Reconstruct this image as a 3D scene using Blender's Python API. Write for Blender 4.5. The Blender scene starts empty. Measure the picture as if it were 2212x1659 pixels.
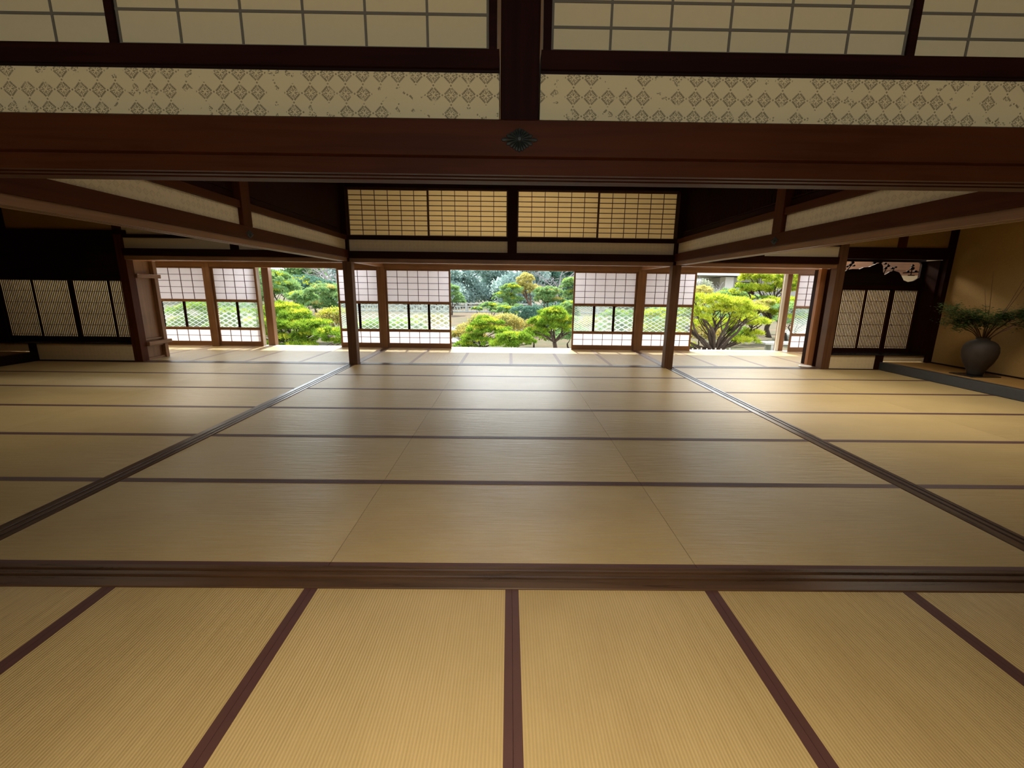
import bpy, math, random
import numpy as np
from mathutils import Vector, Matrix
SC = bpy.context.scene
COL = SC.collection
R = math.radians

# ------------------------------------------------------------------ materials
class NT:
    def __init__(s, name):
        s.m = bpy.data.materials.new(name); s.m.use_nodes = True
        s.t = s.m.node_tree; s.t.nodes.clear()
        s.out = s.t.nodes.new('ShaderNodeOutputMaterial')
    def n(s, typ, **kw):
        nd = s.t.nodes.new(typ)
        for k, v in kw.items():
            if k.startswith('_'): setattr(nd, k[1:], v)
            else: s.set(nd, k, v)
        return nd
    def set(s, nd, k, v):
        sock = nd.inputs[int(k[1:])] if (k[0] == 'i' and k[1:].isdigit()) else nd.inputs[k.replace('__', ' ')]
        if isinstance(v, bpy.types.NodeSocket): s.t.links.new(v, sock)
        elif isinstance(v, bpy.types.Node): s.t.links.new(v.outputs[0], sock)
        else:
            if sock.type == 'RGBA' and len(v) == 3: v = (*v, 1)
            sock.default_value = v
    def math(s, op, a, b=0.0, c=0.0):
        return s.n('ShaderNodeMath', _operation=op, i0=a, i1=b, i2=c)
    def mix(s, f, a, b):
        nd = s.t.nodes.new('ShaderNodeMix'); nd.data_type = 'RGBA'
        s.set(nd, 'i0', f); s.set(nd, 'i6', a); s.set(nd, 'i7', b)
        return nd.outputs[2]
    def coord(s, scale=(1, 1, 1), kind='Object', rot=(0, 0, 0)):
        tc = s.n('ShaderNodeTexCoord')
        return s.n('ShaderNodeMapping', i0=tc.outputs[kind], i2=rot, i3=scale)
    def noise(s, vec, scale=1, detail=4, rough=.55, dist=0.0):
        return s.n('ShaderNodeTexNoise', Vector=vec, Scale=scale, Detail=detail, Roughness=rough, Distortion=dist)
    def ramp(s, f, stops):
        nd = s.n('ShaderNodeValToRGB', i0=f)
        el = nd.color_ramp.elements
        while len(el) < len(stops): el.new(.5)
        for e, (p, c) in zip(el, stops):
            e.position = p; e.color = (*c, 1) if len(c) == 3 else c
        return nd
    def done(s, sh):
        s.t.links.new(sh.outputs[0], s.out.inputs[0]); return s.m
    def bsdf(s, **kw): return s.n('ShaderNodeBsdfPrincipled', **kw)

def mat_wood(name, c1, c2, axis='x', rough=.45, grain=1.0, spec=.35):
    s = NT(name)
    sc = {'x': (1.2, 28, 28), 'y': (28, 1.2, 28), 'z': (28, 28, 1.2)}[axis]
    co = s.coord(sc)
    a = s.noise(co, 1.0, 6, .6, .6)
    b = s.noise(s.coord((1.5, 1.5, 1.5)), 1.3, 3)
    f = s.math('ADD', s.math('MULTIPLY', a, .7 * grain), s.math('MULTIPLY', b, .45))
    col = s.ramp(f, [(.3, c1), (.75, c2)])
    bump = s.n('ShaderNodeBump', Strength=.25, Distance=.002, Height=a)
    rg = s.math('ADD', s.math('MULTIPLY', a, .2), rough - .1)
    return s.done(s.bsdf(Base__Color=col, Roughness=rg, Normal=bump, **{'Specular__IOR__Level': spec}))

def mat_plain(name, c, rough=.6, metal=0.0, var=.0, spec=.5):
    s = NT(name)
    if var:
        nz = s.noise(s.coord(), 14, 5)
        c = s.mix(nz, tuple(x * (1 - var) for x in c), tuple(min(1, x * (1 + var)) for x in c))
    return s.done(s.bsdf(Base__Color=c, Roughness=rough, Metallic=metal, **{'Specular__IOR__Level': spec}))

def mat_tatami():
    # weave ridges run along the mat's long side (local X), repeated across it (local Y)
    s = NT('woven rush')
    tc = s.n('ShaderNodeTexCoord'); sep = s.n('ShaderNodeSeparateXYZ', i0=tc.outputs['Object'])
    wob = s.noise(s.coord((1.2, 7, 1)), 1.0, 2)
    y = s.math('ADD', sep.outputs[1], s.math('MULTIPLY', wob, .006))
    ridge = s.math('SINE', s.math('MULTIPLY', y, 2 * math.pi / .0115))
    r01 = s.math('MULTIPLY_ADD', ridge, .5, .5)
    cross = s.math('SINE', s.math('MULTIPLY', sep.outputs[0], 2 * math.pi / .013))
    stitch = s.math('MULTIPLY', s.math('MULTIPLY_ADD', cross, .5, .5), .25)
    fib = s.noise(s.coord((60, 500, 10)), 1.0, 3)
    blot = s.noise(s.coord((1.6, 2.6, 1)), 1.0, 4, .6)
    oi = s.n('ShaderNodeObjectInfo')
    tone = s.math('ADD', s.math('MULTIPLY', blot, .75), s.math('MULTIPLY', oi.outputs['Random'], .22))
    base = s.ramp(tone, [(.28, (.37, .255, .100)), (.50, (.44, .32, .135)), (.75, (.51, .365, .165))])
    c2 = s.mix(s.math('MULTIPLY', s.math('SUBTRACT', 1.0, r01), .38), base, (.22, .145, .06))
    c3 = s.mix(s.math('MULTIPLY', fib, .35), c2, (.60, .47, .26))
    wave = s.noise(s.coord((3.2, 24, 1)), 1.0, 3, .5)
    h = s.math('ADD', s.math('MULTIPLY', r01, .0017), s.math('MULTIPLY', stitch, .0006))
    h = s.math('ADD', h, s.math('MULTIPLY', wave, .011))
    h = s.math('ADD', h, s.math('MULTIPLY', s.noise(s.coord((1.3, 5, 1)), 1.0, 2), .006))
    bump = s.n('ShaderNodeBump', Strength=.62, Distance=1.0, Height=h)
    return s.done(s.bsdf(Base__Color=c3, Roughness=.38, Normal=bump, **{'Specular__IOR__Level': .65}))

def mat_paper(name, c, trans=.5, pattern=False):
    s = NT(name)
    fib = s.noise(s.coord((1, 1, 1)), 35, 5, .65)
    cc = s.mix(fib, tuple(x * .93 for x in c), c)
    d = s.n('ShaderNodeBsdfDiffuse', Color=cc)
    t = s.n('ShaderNodeBsdfTranslucent', Color=cc)
    return s.done(s.n('ShaderNodeMixShader', i0=trans, i1=d, i2=t))

def mat_karakami(name, axis=0, base=(.80, .635, .315), ink=(.24, .18, .08), strength=1.0, ox=.0, oz=.0):
    # printed paper: small flower diamonds on a grid, worn away in patches
    s = NT(name)
    tc = s.n('ShaderNodeTexCoord'); sep = s.n('ShaderNodeSeparateXYZ', i0=tc.outputs['Object'])
    M = s.math
    u = M('DIVIDE', M('ADD', sep.outputs[axis], ox), .0651)
    v = M('DIVIDE', M('ADD', sep.outputs[2], oz), .0640)
    fu = M('SUBTRACT', M('FRACT', u), .5); fv = M('SUBTRACT', M('FRACT', v), .5)
    a = M('ABSOLUTE', fu); b = M('ABSOLUTE', fv)
    su = M('ADD', a, b); df = M('ABSOLUTE', M('SUBTRACT', a, b))
    # outer leafy strokes
    saw = M('MULTIPLY', M('PINGPONG', M('MULTIPLY', df, 9.0), .5), .11)
    d1 = M('ABSOLUTE', M('SUBTRACT', su, .405))
    st = M('MULTIPLY', M('LESS_THAN', d1, M('ADD', saw, .040)), M('LESS_THAN', df, .33))
    # inner petals: rays
    ang = M('ARCTAN2', fv, fu)
    ray = M('GREATER_THAN', M('SINE', M('MULTIPLY', ang, 12.0)), .15)
    inn = M('MULTIPLY', M('MULTIPLY', M('LESS_THAN', su, .30), M('GREATER_THAN', su, .19)), ray)
    r2 = M('ADD', M('MULTIPLY', M('SUBTRACT', M('MAXIMUM', a, b), .13), M('SUBTRACT', M('MAXIMUM', a, b), .13)), M('MULTIPLY', M('MINIMUM', a, b), M('MULTIPLY', M('MINIMUM', a, b), 3.0)))
    dot = M('LESS_THAN', r2, .0042)
    e2 = M('ADD', M('MULTIPLY', M('SUBTRACT', M('MAXIMUM', a, b), .5), M('SUBTRACT', M('MAXIMUM', a, b), .5)), M('MULTIPLY', M('MINIMUM', a, b), M('MINIMUM', a, b)))
    dot2 = M('LESS_THAN', e2, .0026)
    ink_m = M('MINIMUM', M('ADD', M('ADD', st, inn), M('ADD', dot, dot2)), 1.0)
    cell = s.n('ShaderNodeCombineXYZ', i0=M('FLOOR', u), i1=M('FLOOR', v))
    wn = s.n('ShaderNodeTexWhiteNoise', Vector=cell)
    pres = M('GREATER_THAN', wn.outputs['Value'], .26)
    ero = s.noise(s.coord((1, 1, 1)), 22, 2)
    er = s.ramp(ero, [(.33, (0, 0, 0)), (.42, (1, 1, 1))])
    keep = M('MULTIPLY', M('MAXIMUM', pres, M('GREATER_THAN', ero, .56)), er)
    fine = s.noise(s.coord((1, 1, 1)), 160, 2)
    k = M('MULTIPLY', M('MULTIPLY', ink_m, keep), M('MULTIPLY', M('ADD', fine, .35), strength))
    bl = s.noise(s.coord((1, 1, 1)), 3, 3)
    bc = s.mix(bl, tuple(x * .9 for x in base), base)
    return s.done(s.bsdf(Base__Color=s.mix(k, bc, ink), Roughness=.7))

def mat_plaster(name, c, var=.18, scale=60):
    s = NT(name)
    a = s.noise(s.coord(), scale, 6, .7); b = s.noise(s.coord(), 1.6, 3)
    f = s.math('ADD', s.math('MULTIPLY', a, .6), s.math('MULTIPLY', b, .4))
    cc = s.ramp(f, [(.3, tuple(x * (1 - var) for x in c)), (.7, tuple(min(1, x * (1 + var)) for x in c))])
    bump = s.n('ShaderNodeBump', Strength=.35, Distance=.002, Height=a)
    return s.done(s.bsdf(Base__Color=cc, Roughness=.85, Normal=bump))

def mat_netglass(name, pitch, ox=0.0, two=0.0, base=.10):
    # window glass with a white woven diamond pattern on it
    s = NT(name); M = s.math
    tc = s.n('ShaderNodeTexCoord'); sep = s.n('ShaderNodeSeparateXYZ', i0=tc.outputs['Object'])
    x = M('ADD', sep.outputs[0], ox); z = M('MULTIPLY', sep.outputs[2], 1.75)
    def lines(sgn, off, w, p):
        q = M('FRACT', M('DIVIDE', M('ADD', M('ADD', x, M('MULTIPLY', z, sgn)), off), p))
        return M('LESS_THAN', M('ABSOLUTE', M('SUBTRACT', q, .5)), w)
    l = M('MAXIMUM', lines(1.0, 0.0, .04, pitch), lines(-1.0, 0.0, .04, pitch))
    if two:
        l = M('MAXIMUM', l, M('MULTIPLY', M('MAXIMUM', lines(1.0, two, .03, pitch), lines(-1.0, two, .03, pitch)), .75))
    k = M('ADD', M('MULTIPLY', l, .72), base)
    d = s.n('ShaderNodeBsdfDiffuse', Color=(.86, .93, .93)); t = s.n('ShaderNodeBsdfTranslucent', Color=(.86, .95, .95))
    w = s.n('ShaderNodeMixShader', i0=.6, i1=d, i2=t)
    g = s.n('ShaderNodeBsdfTransparent', Color=(.93, .97, .96))
    return s.done(s.n('ShaderNodeMixShader', i0=k, i1=g, i2=w))

LEAFK = 1.0
def mat_leaf(name, c1, c2, c3, trans=.5, scale=3.0, spec=.2):
    s = NT(name); c1, c2, c3 = [tuple(q * LEAFK for q in c) for c in (c1, c2, c3)]
    geo = s.n('ShaderNodeNewGeometry')
    nz = s.noise(s.coord(), scale, 3)
    f = s.math('ADD', s.math('MULTIPLY', geo.outputs['Random Per Island'], .5), s.math('MULTIPLY', nz, .6))
    c = s.ramp(f, [(.25, c1), (.55, c2), (.85, c3)])
    d = s.bsdf(Base__Color=c, Roughness=.55, **{'Specular__IOR__Level': spec})
    t = s.n('ShaderNodeBsdfTranslucent', Color=c)
    return s.done(s.n('ShaderNodeMixShader', i0=trans, i1=d, i2=t))

DARK = [mat_wood('dark red wood ' + a, (.009, .0022, .0012), (.026, .0065, .0032), a, .55, 1.0, .05) for a in 'xyz']
BEAM = [mat_wood('reddish beam wood ' + a, (.036, .0085, .0020), (.085, .022, .0055), a, .5, 1.0, .08) for a in 'xyz']
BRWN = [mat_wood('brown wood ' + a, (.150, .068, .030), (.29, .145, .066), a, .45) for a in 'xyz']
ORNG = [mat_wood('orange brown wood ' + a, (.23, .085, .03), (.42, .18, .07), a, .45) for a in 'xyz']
MIDW = [mat_wood('shaded brown wood ' + a, (.060, .026, .012), (.135, .062, .028), a, .5, 1.0, .2) for a in 'xyz']  # darker brown: the unlit fronts of the posts are put into the colour
SILL = [mat_wood('worn dark sill wood ' + a, (.014, .009, .007), (.085, .042, .020), a, .30, 1.3, .6) for a in 'xy']
BLACK = mat_wood('near black wood', (.008, .004, .003), (.022, .009, .006), 'x', .5, 1.0, .06)
LACQ = mat_plain('black lacquer', (.012, .012, .014), .16, spec=.6)
KAMA = mat_plain('dull black lacquer', (.035, .038, .042), .5, var=.2)
TAT = mat_tatami()
HERI = mat_plain('purple brown cloth', (.075, .030, .027), .55, var=.15)
PAPER = mat_paper('white shoji paper', (.90, .86, .88), .62)
PAPERW = mat_paper('warm shoji paper', (.86, .74, .50), .62)
PAPERN = mat_paper('aged shoji paper', (.90, .745, .41), .25)
KARA = mat_karakami('printed paper near', 0, ox=.095 + .03255, oz=-2.0835 + .032)
KARAY = mat_karakami('printed paper side', 1, base=(.70, .60, .42), ink=(.40, .32, .20), strength=.55)
KARAW = mat_karakami('printed paper faint', 0, base=(.70, .56, .34), ink=(.46, .37, .22), strength=.45)
PLAS = mat_plaster('gold sand plaster', (.34, .21, .07))
PLAD = mat_plaster('cream plaster', (.62, .52, .34), .08)
CEIL = mat_wood('ceiling boards', (.20, .13, .08), (.30, .20, .12), 'y', .6)
BRONZE = mat_plain('dark bronze', (.030, .034, .028), .5, .35, .3)
CLAY = mat_plain('dark fired clay', (.032, .023, .018), .7, 0, .35)
MUNT = mat_plain('lattice shadow brown', (.16, .125, .075), .7)  # tone of lattice shadow through paper, put into the colour of the bars
MUNTD = mat_plain('dark lattice wood', (.085, .03, .018), .6)
STONE = mat_plaster('weathered pale stone', (.46, .47, .44), .3, 9)
WHITE = mat_plain('pale weathered wood', (.75, .72, .64), .6, 0, .1)
GREYW = mat_plaster('grey render', (.48, .46, .42), .08, 5)
ROOFW = mat_plain('pale roof edge', (.80, .82, .84), .5)
BARK = mat_wood('pine bark', (.030, .020, .014), (.10, .068, .05), 'z', .8)
BARKL = mat_wood('pale bark', (.20, .15, .12), (.38, .31, .26), 'z', .8)
NETS = [mat_netglass('patterned glass wide', .155, 0, 0, .05), mat_netglass('patterned glass double', .185, .02, .03, .06),
        mat_netglass('patterned glass fine', .085, 0, 0, .09), mat_netglass('patterned glass doubled wide', .21, .05, .045, .08)]
PINE = mat_leaf('bright pine needles', (.09, .19, .02), (.22, .40, .04), (.50, .62, .07), .5, 2.2)
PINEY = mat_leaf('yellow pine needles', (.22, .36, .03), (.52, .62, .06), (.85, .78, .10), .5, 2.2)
PINEM = mat_leaf('mid green needles', (.13, .28, .12), (.26, .45, .18), (.55, .68, .26), .45, 1.2)
PINEB = mat_leaf('blue green foliage', (.08, .19, .15), (.15, .29, .22), (.24, .40, .28), .4, .6)
GOLD = mat_leaf('golden foliage', (.35, .36, .12), (.62, .58, .20), (.85, .72, .28), .45, 1.5)
AZAL = mat_leaf('azalea foliage', (.22, .26, .10), (.48, .46, .14), (.85, .55, .12), .4, 1.5)
FARG = mat_leaf('haze tinted far foliage', (.38, .52, .50), (.50, .66, .62), (.66, .78, .70), .4, .25)  # distance haze is put into this pale bluish leaf colour
DARKL = mat_leaf('dark indoor leaves', (.024, .060, .024), (.06, .12, .036), (.12, .18, .04), .2, 8)
def mat_ground():
    s = NT('garden ground')
    a = s.noise(s.coord(), .35, 5, .6); b = s.noise(s.coord(), 5, 5, .7)
    f = s.math('ADD', s.math('MULTIPLY', a, .7), s.math('MULTIPLY', b, .35))
    c = s.ramp(f, [(.32, (.035, .06, .015)), (.45, (.07, .075, .03)), (.6, (.13, .09, .055)), (.75, (.09, .078, .035))])
    return s.done(s.bsdf(Base__Color=c, Roughness=.95))
GROUND = mat_ground()

# ------------------------------------------------------------------ mesh helpers
class MB:
    def __init__(s): s.v = []; s.f = []
    def box(s, x0, x1, y0, y1, z0, z1):
        b = len(s.v)
        s.v += [(x0, y0, z0), (x1, y0, z0), (x1, y1, z0), (x0, y1, z0), (x0, y0, z1), (x1, y0, z1), (x1, y1, z1), (x0, y1, z1)]
        s.f += [tuple(b + i for i in q) for q in ((0, 3, 2, 1), (4, 5, 6, 7), (0, 1, 5, 4), (1, 2, 6, 5), (2, 3, 7, 6), (3, 0, 4, 7))]
        return s
    def prism(s, prof, a0, a1, axis='x'):
        # closed profile extruded along axis; prof holds the two other coordinates
        b = len(s.v); n = len(prof)
        for a in (a0, a1):
            for (p, q) in prof:
                s.v.append({'x': (a, p, q), 'y': (p, a, q), 'z': (p, q, a)}[axis])
        for i in range(n):
            j = (i + 1) % n; s.f.append((b + i, b + j, b + n + j, b + n + i))
        s.f.append(tuple(b + i for i in range(n))[::-1]); s.f.append(tuple(b + n + i for i in range(n)))
        return s
    def lathe(s, prof, c=(0, 0, 0), n=32):
        b = len(s.v)
        for (r, z) in prof:
            for i in range(n):
                a = 2 * math.pi * i / n; s.v.append((c[0] + r * math.cos(a), c[1] + r * math.sin(a), c[2] + z))
        for k in range(len(prof) - 1):
            for i in range(n):
                j = (i + 1) % n; s.f.append((b + k * n + i, b + k * n + j, b + (k + 1) * n + j, b + (k + 1) * n + i))
        return s
    def tube(s, pts, rad, n=6):
        b = len(s.v); m = len(pts)
        pts = [Vector(p) for p in pts]
        for i, p in enumerate(pts):
            d = (pts[min(i + 1, m - 1)] - pts[max(i - 1, 0)])
            d = d.normalized() if d.length > 1e-9 else Vector((0, 0, 1))
            u = d.orthogonal().normalized(); w = d.cross(u)
            r = rad[i] if isinstance(rad, (list, tuple)) else rad
            for k in range(n):
                a = 2 * math.pi * k / n; q = p + (u * math.cos(a) + w * math.sin(a)) * r; s.v.append(tuple(q))
        for i in range(m - 1):
            for k in range(n):
                j = (k + 1) % n; s.f.append((b + i * n + k, b + i * n + j, b + (i + 1) * n + j, b + (i + 1) * n + k))
        s.f.append(tuple(b + k for k in range(n))[::-1]); s.f.append(tuple(b + (m - 1) * n + k for k in range(n)))
        return s
    def build(s, name, mat, parent=None, bevel=0.0, smooth=False, origin=None):
        """mesh coordinates are world ones; the object sits at its parent's (or its own) origin"""
        if parent is not None: org = Vector(ORG[parent.name])
        elif origin is not None: org = Vector(origin)
        else:
            xs = [min(v[i] for v in s.v) for i in range(3)]; xe = [max(v[i] for v in s.v) for i in range(3)]
            org = Vector(((xs[0] + xe[0]) / 2, (xs[1] + xe[1]) / 2, xs[2]))
        me = bpy.data.meshes.new(name)
        me.from_pydata([(v[0] - org.x, v[1] - org.y, v[2] - org.z) for v in s.v], [], s.f)
        me.materials.append(mat); me.update()
        if smooth: me.shade_smooth()
        o = bpy.data.objects.new(name, me); COL.objects.link(o)
        if parent is not None: o.parent = parent
        else: o.location = org
        ORG[o.name] = tuple(org)
        if bevel:
            md = o.modifiers.new('edge', 'BEVEL'); md.width = bevel; md.segments = 1; md.limit_method = 'ANGLE'
        return o
ORG = {}
def B(*a): return MB().box(*a)
def tag(o, label=None, cat=None, group=None, kind=None):
    if label: o['label'] = label
    if cat: o['category'] = cat
    if group: o['group'] = group
    if kind: o['kind'] = kind
    return o
def thing(name, loc, label, cat, group=None):
    o = bpy.data.objects.new(name, None); COL.objects.link(o); o.location = loc
    o.empty_display_size = .1; ORG[o.name] = tuple(loc)
    return tag(o, label, cat, group)
def struct(name, mb, m, **kw):
    # structure objects keep world coordinates as their own
    return tag(mb.build(name, m, origin=(0, 0, 0), **kw), kind='structure')

# ------------------------------------------------------------------ key dimensions (metres)
YN, YR = 1.79, 1.957           # near sill front and back
ROW = .9786; YF = YR + 6 * ROW # far sill front 7.829
W = .94; X0 = .0255
XLs, XLe = -2.944, -2.78       # left long sill
XRs, XRe = 2.85, 3.015         # right long sill
YS = 10.10                     # outer screen wall
ZK = 1.803                     # underside of the lintels
CZ = 3.30

# ------------------------------------------------------------------ floor, ceilings, hidden walls
struct('floor', B(-10.2, 10.2, -3.6, 10.2, -.30, -.06), mat_plain('under floor boards', (.05, .035, .025), .8))
struct('ceiling', B(-10.2, 10.2, -3.6, 8.0, CZ, CZ + .08), CEIL)
struct('ceiling_corridor', B(-10.2, 10.2, 8.0, 10.3, 3.0, 3.08), mat_wood('pale ceiling boards', (.42, .34, .22), (.55, .45, .30), 'x', .7))
# near room walls
struct('wall_near_room_left', B(-3.02, -2.92, -3.6, 1.79, 0, CZ), PLAS)
struct('wall_near_room_right', B(2.95, 3.05, -3.6, 1.79, 0, CZ), PLAS)
wb = MB(); wb.box(-3, -1.7, -3.6, -3.5, 0, CZ); wb.box(1.7, 3.05, -3.6, -3.5, 0, CZ); wb.box(-1.7, 1.7, -3.6, -3.5, 2.9, CZ)
struct('wall_rear', wb, PLAS)
struct('wall_left_room_near', B(-9.6, -2.95, 1.80, 1.93, 0, CZ), PLAS)
struct('wall_right_room_near', B(3.02, 7.9, 1.80, 1.93, 0, CZ), PLAS)
struct('wall_left_alcove_back', B(-9.55, -9.45, 1.93, 8.5, 0, CZ), PLAS)
struct('wall_right_alcove_back', B(7.69, 7.79, 1.93, 7.88, 0, CZ), PLAS)
struct('wall_corridor_left_end', B(-10.2, -10.1, 7.9, 10.2, 0, 3.0), PLAD)
struct('wall_corridor_right_end', B(10.1, 10.2, 7.9, 10.2, 0, 3.0), PLAD)
struct('baseboard_right_alcove', B(7.672, 7.692, 1.93, 7.82, .145, .165), BLACK)

# ------------------------------------------------------------------ near transom wall
prof = [(YN, 1.806), (YN + .022, 1.806), (YN + .022, 1.818), (YN + .048, 1.818), (YN + .048, 1.806), (YN + .075, 1.806), (YN + .075, 1.818), (YN + .102, 1.818), (YN + .102, 1.806), (YR, 1.806), (YR, 1.862), (YN, 1.862)]
def lintel(name, label, parts):
    return tag(parts, label, 'beam')
t = thing('lintel_beam', (0.03, 1.87, 1.806), 'wide reddish-brown wooden lintel beam across the top foreground with bronze flower boss', 'beam')
MB().prism(prof, -2.93, 2.96, 'x').build('grooved_track', BEAM[0], t)
MB().prism([(1.768, 1.866), (1.80, 1.862), (1.80, 1.992), (1.776, 1.992), (1.766, 1.985)], -2.93, 2.96, 'x').build('face_board', BEAM[0], t)
B(-2.93, 2.96, 1.80, 1.94, 1.8625, 1.99).build('core', DARK[0], t)
def emblem(parent, c, axis, sgn, s=1.0):
    # chrysanthemum in a diamond outline, petals radiating from a small boss
    mb = MB(); hw, hh = .070 * s, .043 * s; n = 20
    def P(u, v, d):
        return (c[0] + u, c[1] + sgn * d, c[2] + v) if axis == 'y' else (c[0] + sgn * d, c[1] + u, c[2] + v)
    for k in range(n):
        a = 2 * math.pi * k / n; ca, sa = math.cos(a), math.sin(a)
        L = 1 / (abs(ca) / hw + abs(sa) / hh); L = max(L, 0) * .98
        if k % 5: L *= 1.10
        da = math.pi / n
        w = min(L, .055 * s) * math.tan(da) * 1.1
        dx, dy = ca, sa; px, py = -sa, ca
        base = len(mb.v); rr = .006 * s
        ring = [(rr, -rr * math.tan(da)), (L * .80, -w * .82), (L * .94, -w * .62), (L, 0), (L * .94, w * .62), (L * .80, w * .82), (rr, rr * math.tan(da))]
        for (q, r_) in ring: mb.v.append(P(dx * q + px * r_, dy * q + py * r_, 0))
        for (q, r_) in ring: mb.v.append(P(dx * q * .96 + px * r_ * .80, dy * q * .96 + py * r_ * .80, .0045))
        m = len(ring); top = len(mb.v); mb.v.append(P(dx * L * .6, dy * L * .6, .010 * s))
        for i in range(m):
            j = (i + 1) % m
            mb.f.append((base + i, base + j, base + m + j, base + m + i)); mb.f.append((base + m + i, base + m + j, top))
    o = mb.build('nail_cover', BRONZE, parent); o['label'] = 'dark bronze diamond-shaped chrysanthemum boss'
    ring = [(0, .016), (.006, .0155), (.0085, .012), (.009, .006)]
    c2 = MB(); nn = 14
    for (r_, d) in ring:
        for i in range(nn): a = 2 * math.pi * i / nn; c2.v.append(P(r_ * s * math.cos(a), r_ * s * math.sin(a), d))
    for k in range(3):
        for i in range(nn): j = (i + 1) % nn; c2.f.append((k * nn + i, k * nn + j, (k + 1) * nn + j, (k + 1) * nn + i))
    c2.build('centre_stud', BRONZE, o)
emblem(t, (.031, 1.768, 1.921), 'y', -1)
struct('wall_transom_near_left', B(-2.93, -.046, 1.815, 1.90, 1.992, 2.16), KARA)
struct('wall_transom_near_right', B(.107, 2.96, 1.815, 1.90, 1.992, 2.16), KARA)
t = thing('tie_rail', (-1.5, 1.86, 2.163), 'dark wooden rail left of the centre strut, below the large upper paper screens', 'rail')
B(-2.93, -.046, 1.795, 1.93, 2.167, 2.228).build('rail', DARK[0], t); B(-2.93, -.046, 1.812, 1.92, 2.158, 2.167).build('shadow_fillet', BLACK, t)  # black strip stands in for the shadow gap under the rail
t = thing('tie_rail', (1.5, 1.86, 2.163), 'dark wooden rail right of the centre strut, below the large upper paper screens', 'rail')
B(.107, 2.96, 1.795, 1.93, 2.167, 2.228).build('rail', DARK[0], t); B(.107, 2.96, 1.812, 1.92, 2.158, 2.167).build('shadow_fillet', BLACK, t)
tag(B(-.040, .101, 1.790, 1.94, 1.992, CZ).build('strut_post', DARK[2], bevel=.003), 'dark square wooden strut standing on the foreground lintel at top centre', 'post')
struct('wall_transom_near_top', B(-2.93, 2.96, 1.82, 1.90, 3.02, CZ), PLAD)

def upper_screen(x0, x1, lines, label, cols=6, y=1.87):
    t = thing('upper_paper_screen', ((x0 + x1) / 2, y, 2.228), label, 'screen', 'large paper screens above the foreground lintel')
    fr = MB(); z0, z1 = 2.229, 3.02; st = .030
    fr.box(x0, x0 + st, y - .015, y + .015, z0, z1); fr.box(x1 - st, x1, y - .015, y + .015, z0, z1)
    fr.box(x0 + st, x1 - st, y - .015, y + .015, z0, z0 + .026); fr.box(x0 + st, x1 - st, y - .015, y + .015, z1 - .03, z1)
    fr.build('frame', DARK[0], t)
    B(x0 + st, x1 - st, y - .001, y + .001, z0 + .026, z1 - .03).build('paper', PAPERN, t)
    mu = MB(); pitch = (x1 - x0 - 2 * st) / cols
    for i in range(0, cols + 1):
        xx = x0 + st + i * pitch
        xx = min(max(xx, x0 + st + .005), x1 - st - .005)
        mu.box(xx - .0045, xx + .0045, y - .0035, y - .0012, z0 + .026, z1 - .03)
    for z in lines: mu.box(x0 + st, x1 - st, y - .0042, y - .0013, z - .0045, z + .0045)
    mu.build('lattice', MUNT, t)
    return t
LL = [2.258, 2.37, 2.455, 2.54, 2.625, 2.71, 2.795, 2.88, 2.95]
LR = [2.258, 2.335, 2.418, 2.501, 2.584, 2.667, 2.75, 2.833, 2.92]
upper_screen(-1.491, -.056, LL, 'large upper paper screen directly left of the centre strut', y=1.868)
upper_screen(-2.93, -1.461, LL, 'large upper paper screen cut off by the top left corner', y=1.902)
upper_screen(.116, 1.512, LR, 'large upper paper screen directly right of the centre strut', y=1.868)
upper_screen(1.482, 2.95, LR, 'large upper paper screen cut off by the top right corner', y=1.902)

# ------------------------------------------------------------------ sills
def sill(axis, a0, a1, b0, b1, label, grooves=2):
    w = b1 - b0; z = .006
    p = [(b0, -.055), (b1, -.055), (b1, z - .003), (b1 - .004, z)]
    gs = [(b1 - .030 - .026, b1 - .030), (b1 - .030 - .075, b1 - .030 - .049)] if grooves == 2 else [(b0 + w * .4, b0 + w * .6)] if grooves else []
    for g0, g1 in gs: p += [(g1, z), (g1 - .003, z - .009), (g0 + .003, z - .009), (g0, z)]
    p += [(b0 + .004, z), (b0, z - .003)]
    mb = MB().prism(p, a0, a1, axis)
    return tag(mb.build('floor_sill', SILL[0 if axis == 'x' else 1]), label, 'sill')
sill('x', -2.944, 3.015, YN, YR, 'dark grooved wooden floor sill crossing the whole foreground between the two mat rooms')
sill('y', YR, 7.78, XLs, XLe, 'long grooved wooden floor sill running back on the left towards the left slim post')
sill('y', YR, 7.75, XRs, XRe, 'long grooved wooden floor sill running back on the right towards the right slim post')
sill('x', -6.65, -2.885, YF, 7.995, 'shiny floor sill along the far mats left of the left slim post', 1)
sill('x', -2.735, 2.815, YF, 7.995, 'shiny floor sill along the far mats between the two slim posts', 1)
sill('x', 2.97, 5.72, YF, 7.995, 'shiny floor sill along the far mats right of the right slim post', 1)
sill('y', 7.995, 10.03, -2.885, -2.765, 'short floor sill crossing the corridor behind the left slim post', 0)
sill('y', 7.995, 10.03, 2.85, 2.97, 'short floor sill crossing the corridor behind the right slim post', 0)
tag(B(-9.9, 9.9, 10.04, 10.30, -.06, .004).build('threshold', WHITE), 'pale sunlit wooden threshold under the sliding screens on the garden side', 'threshold')

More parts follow.
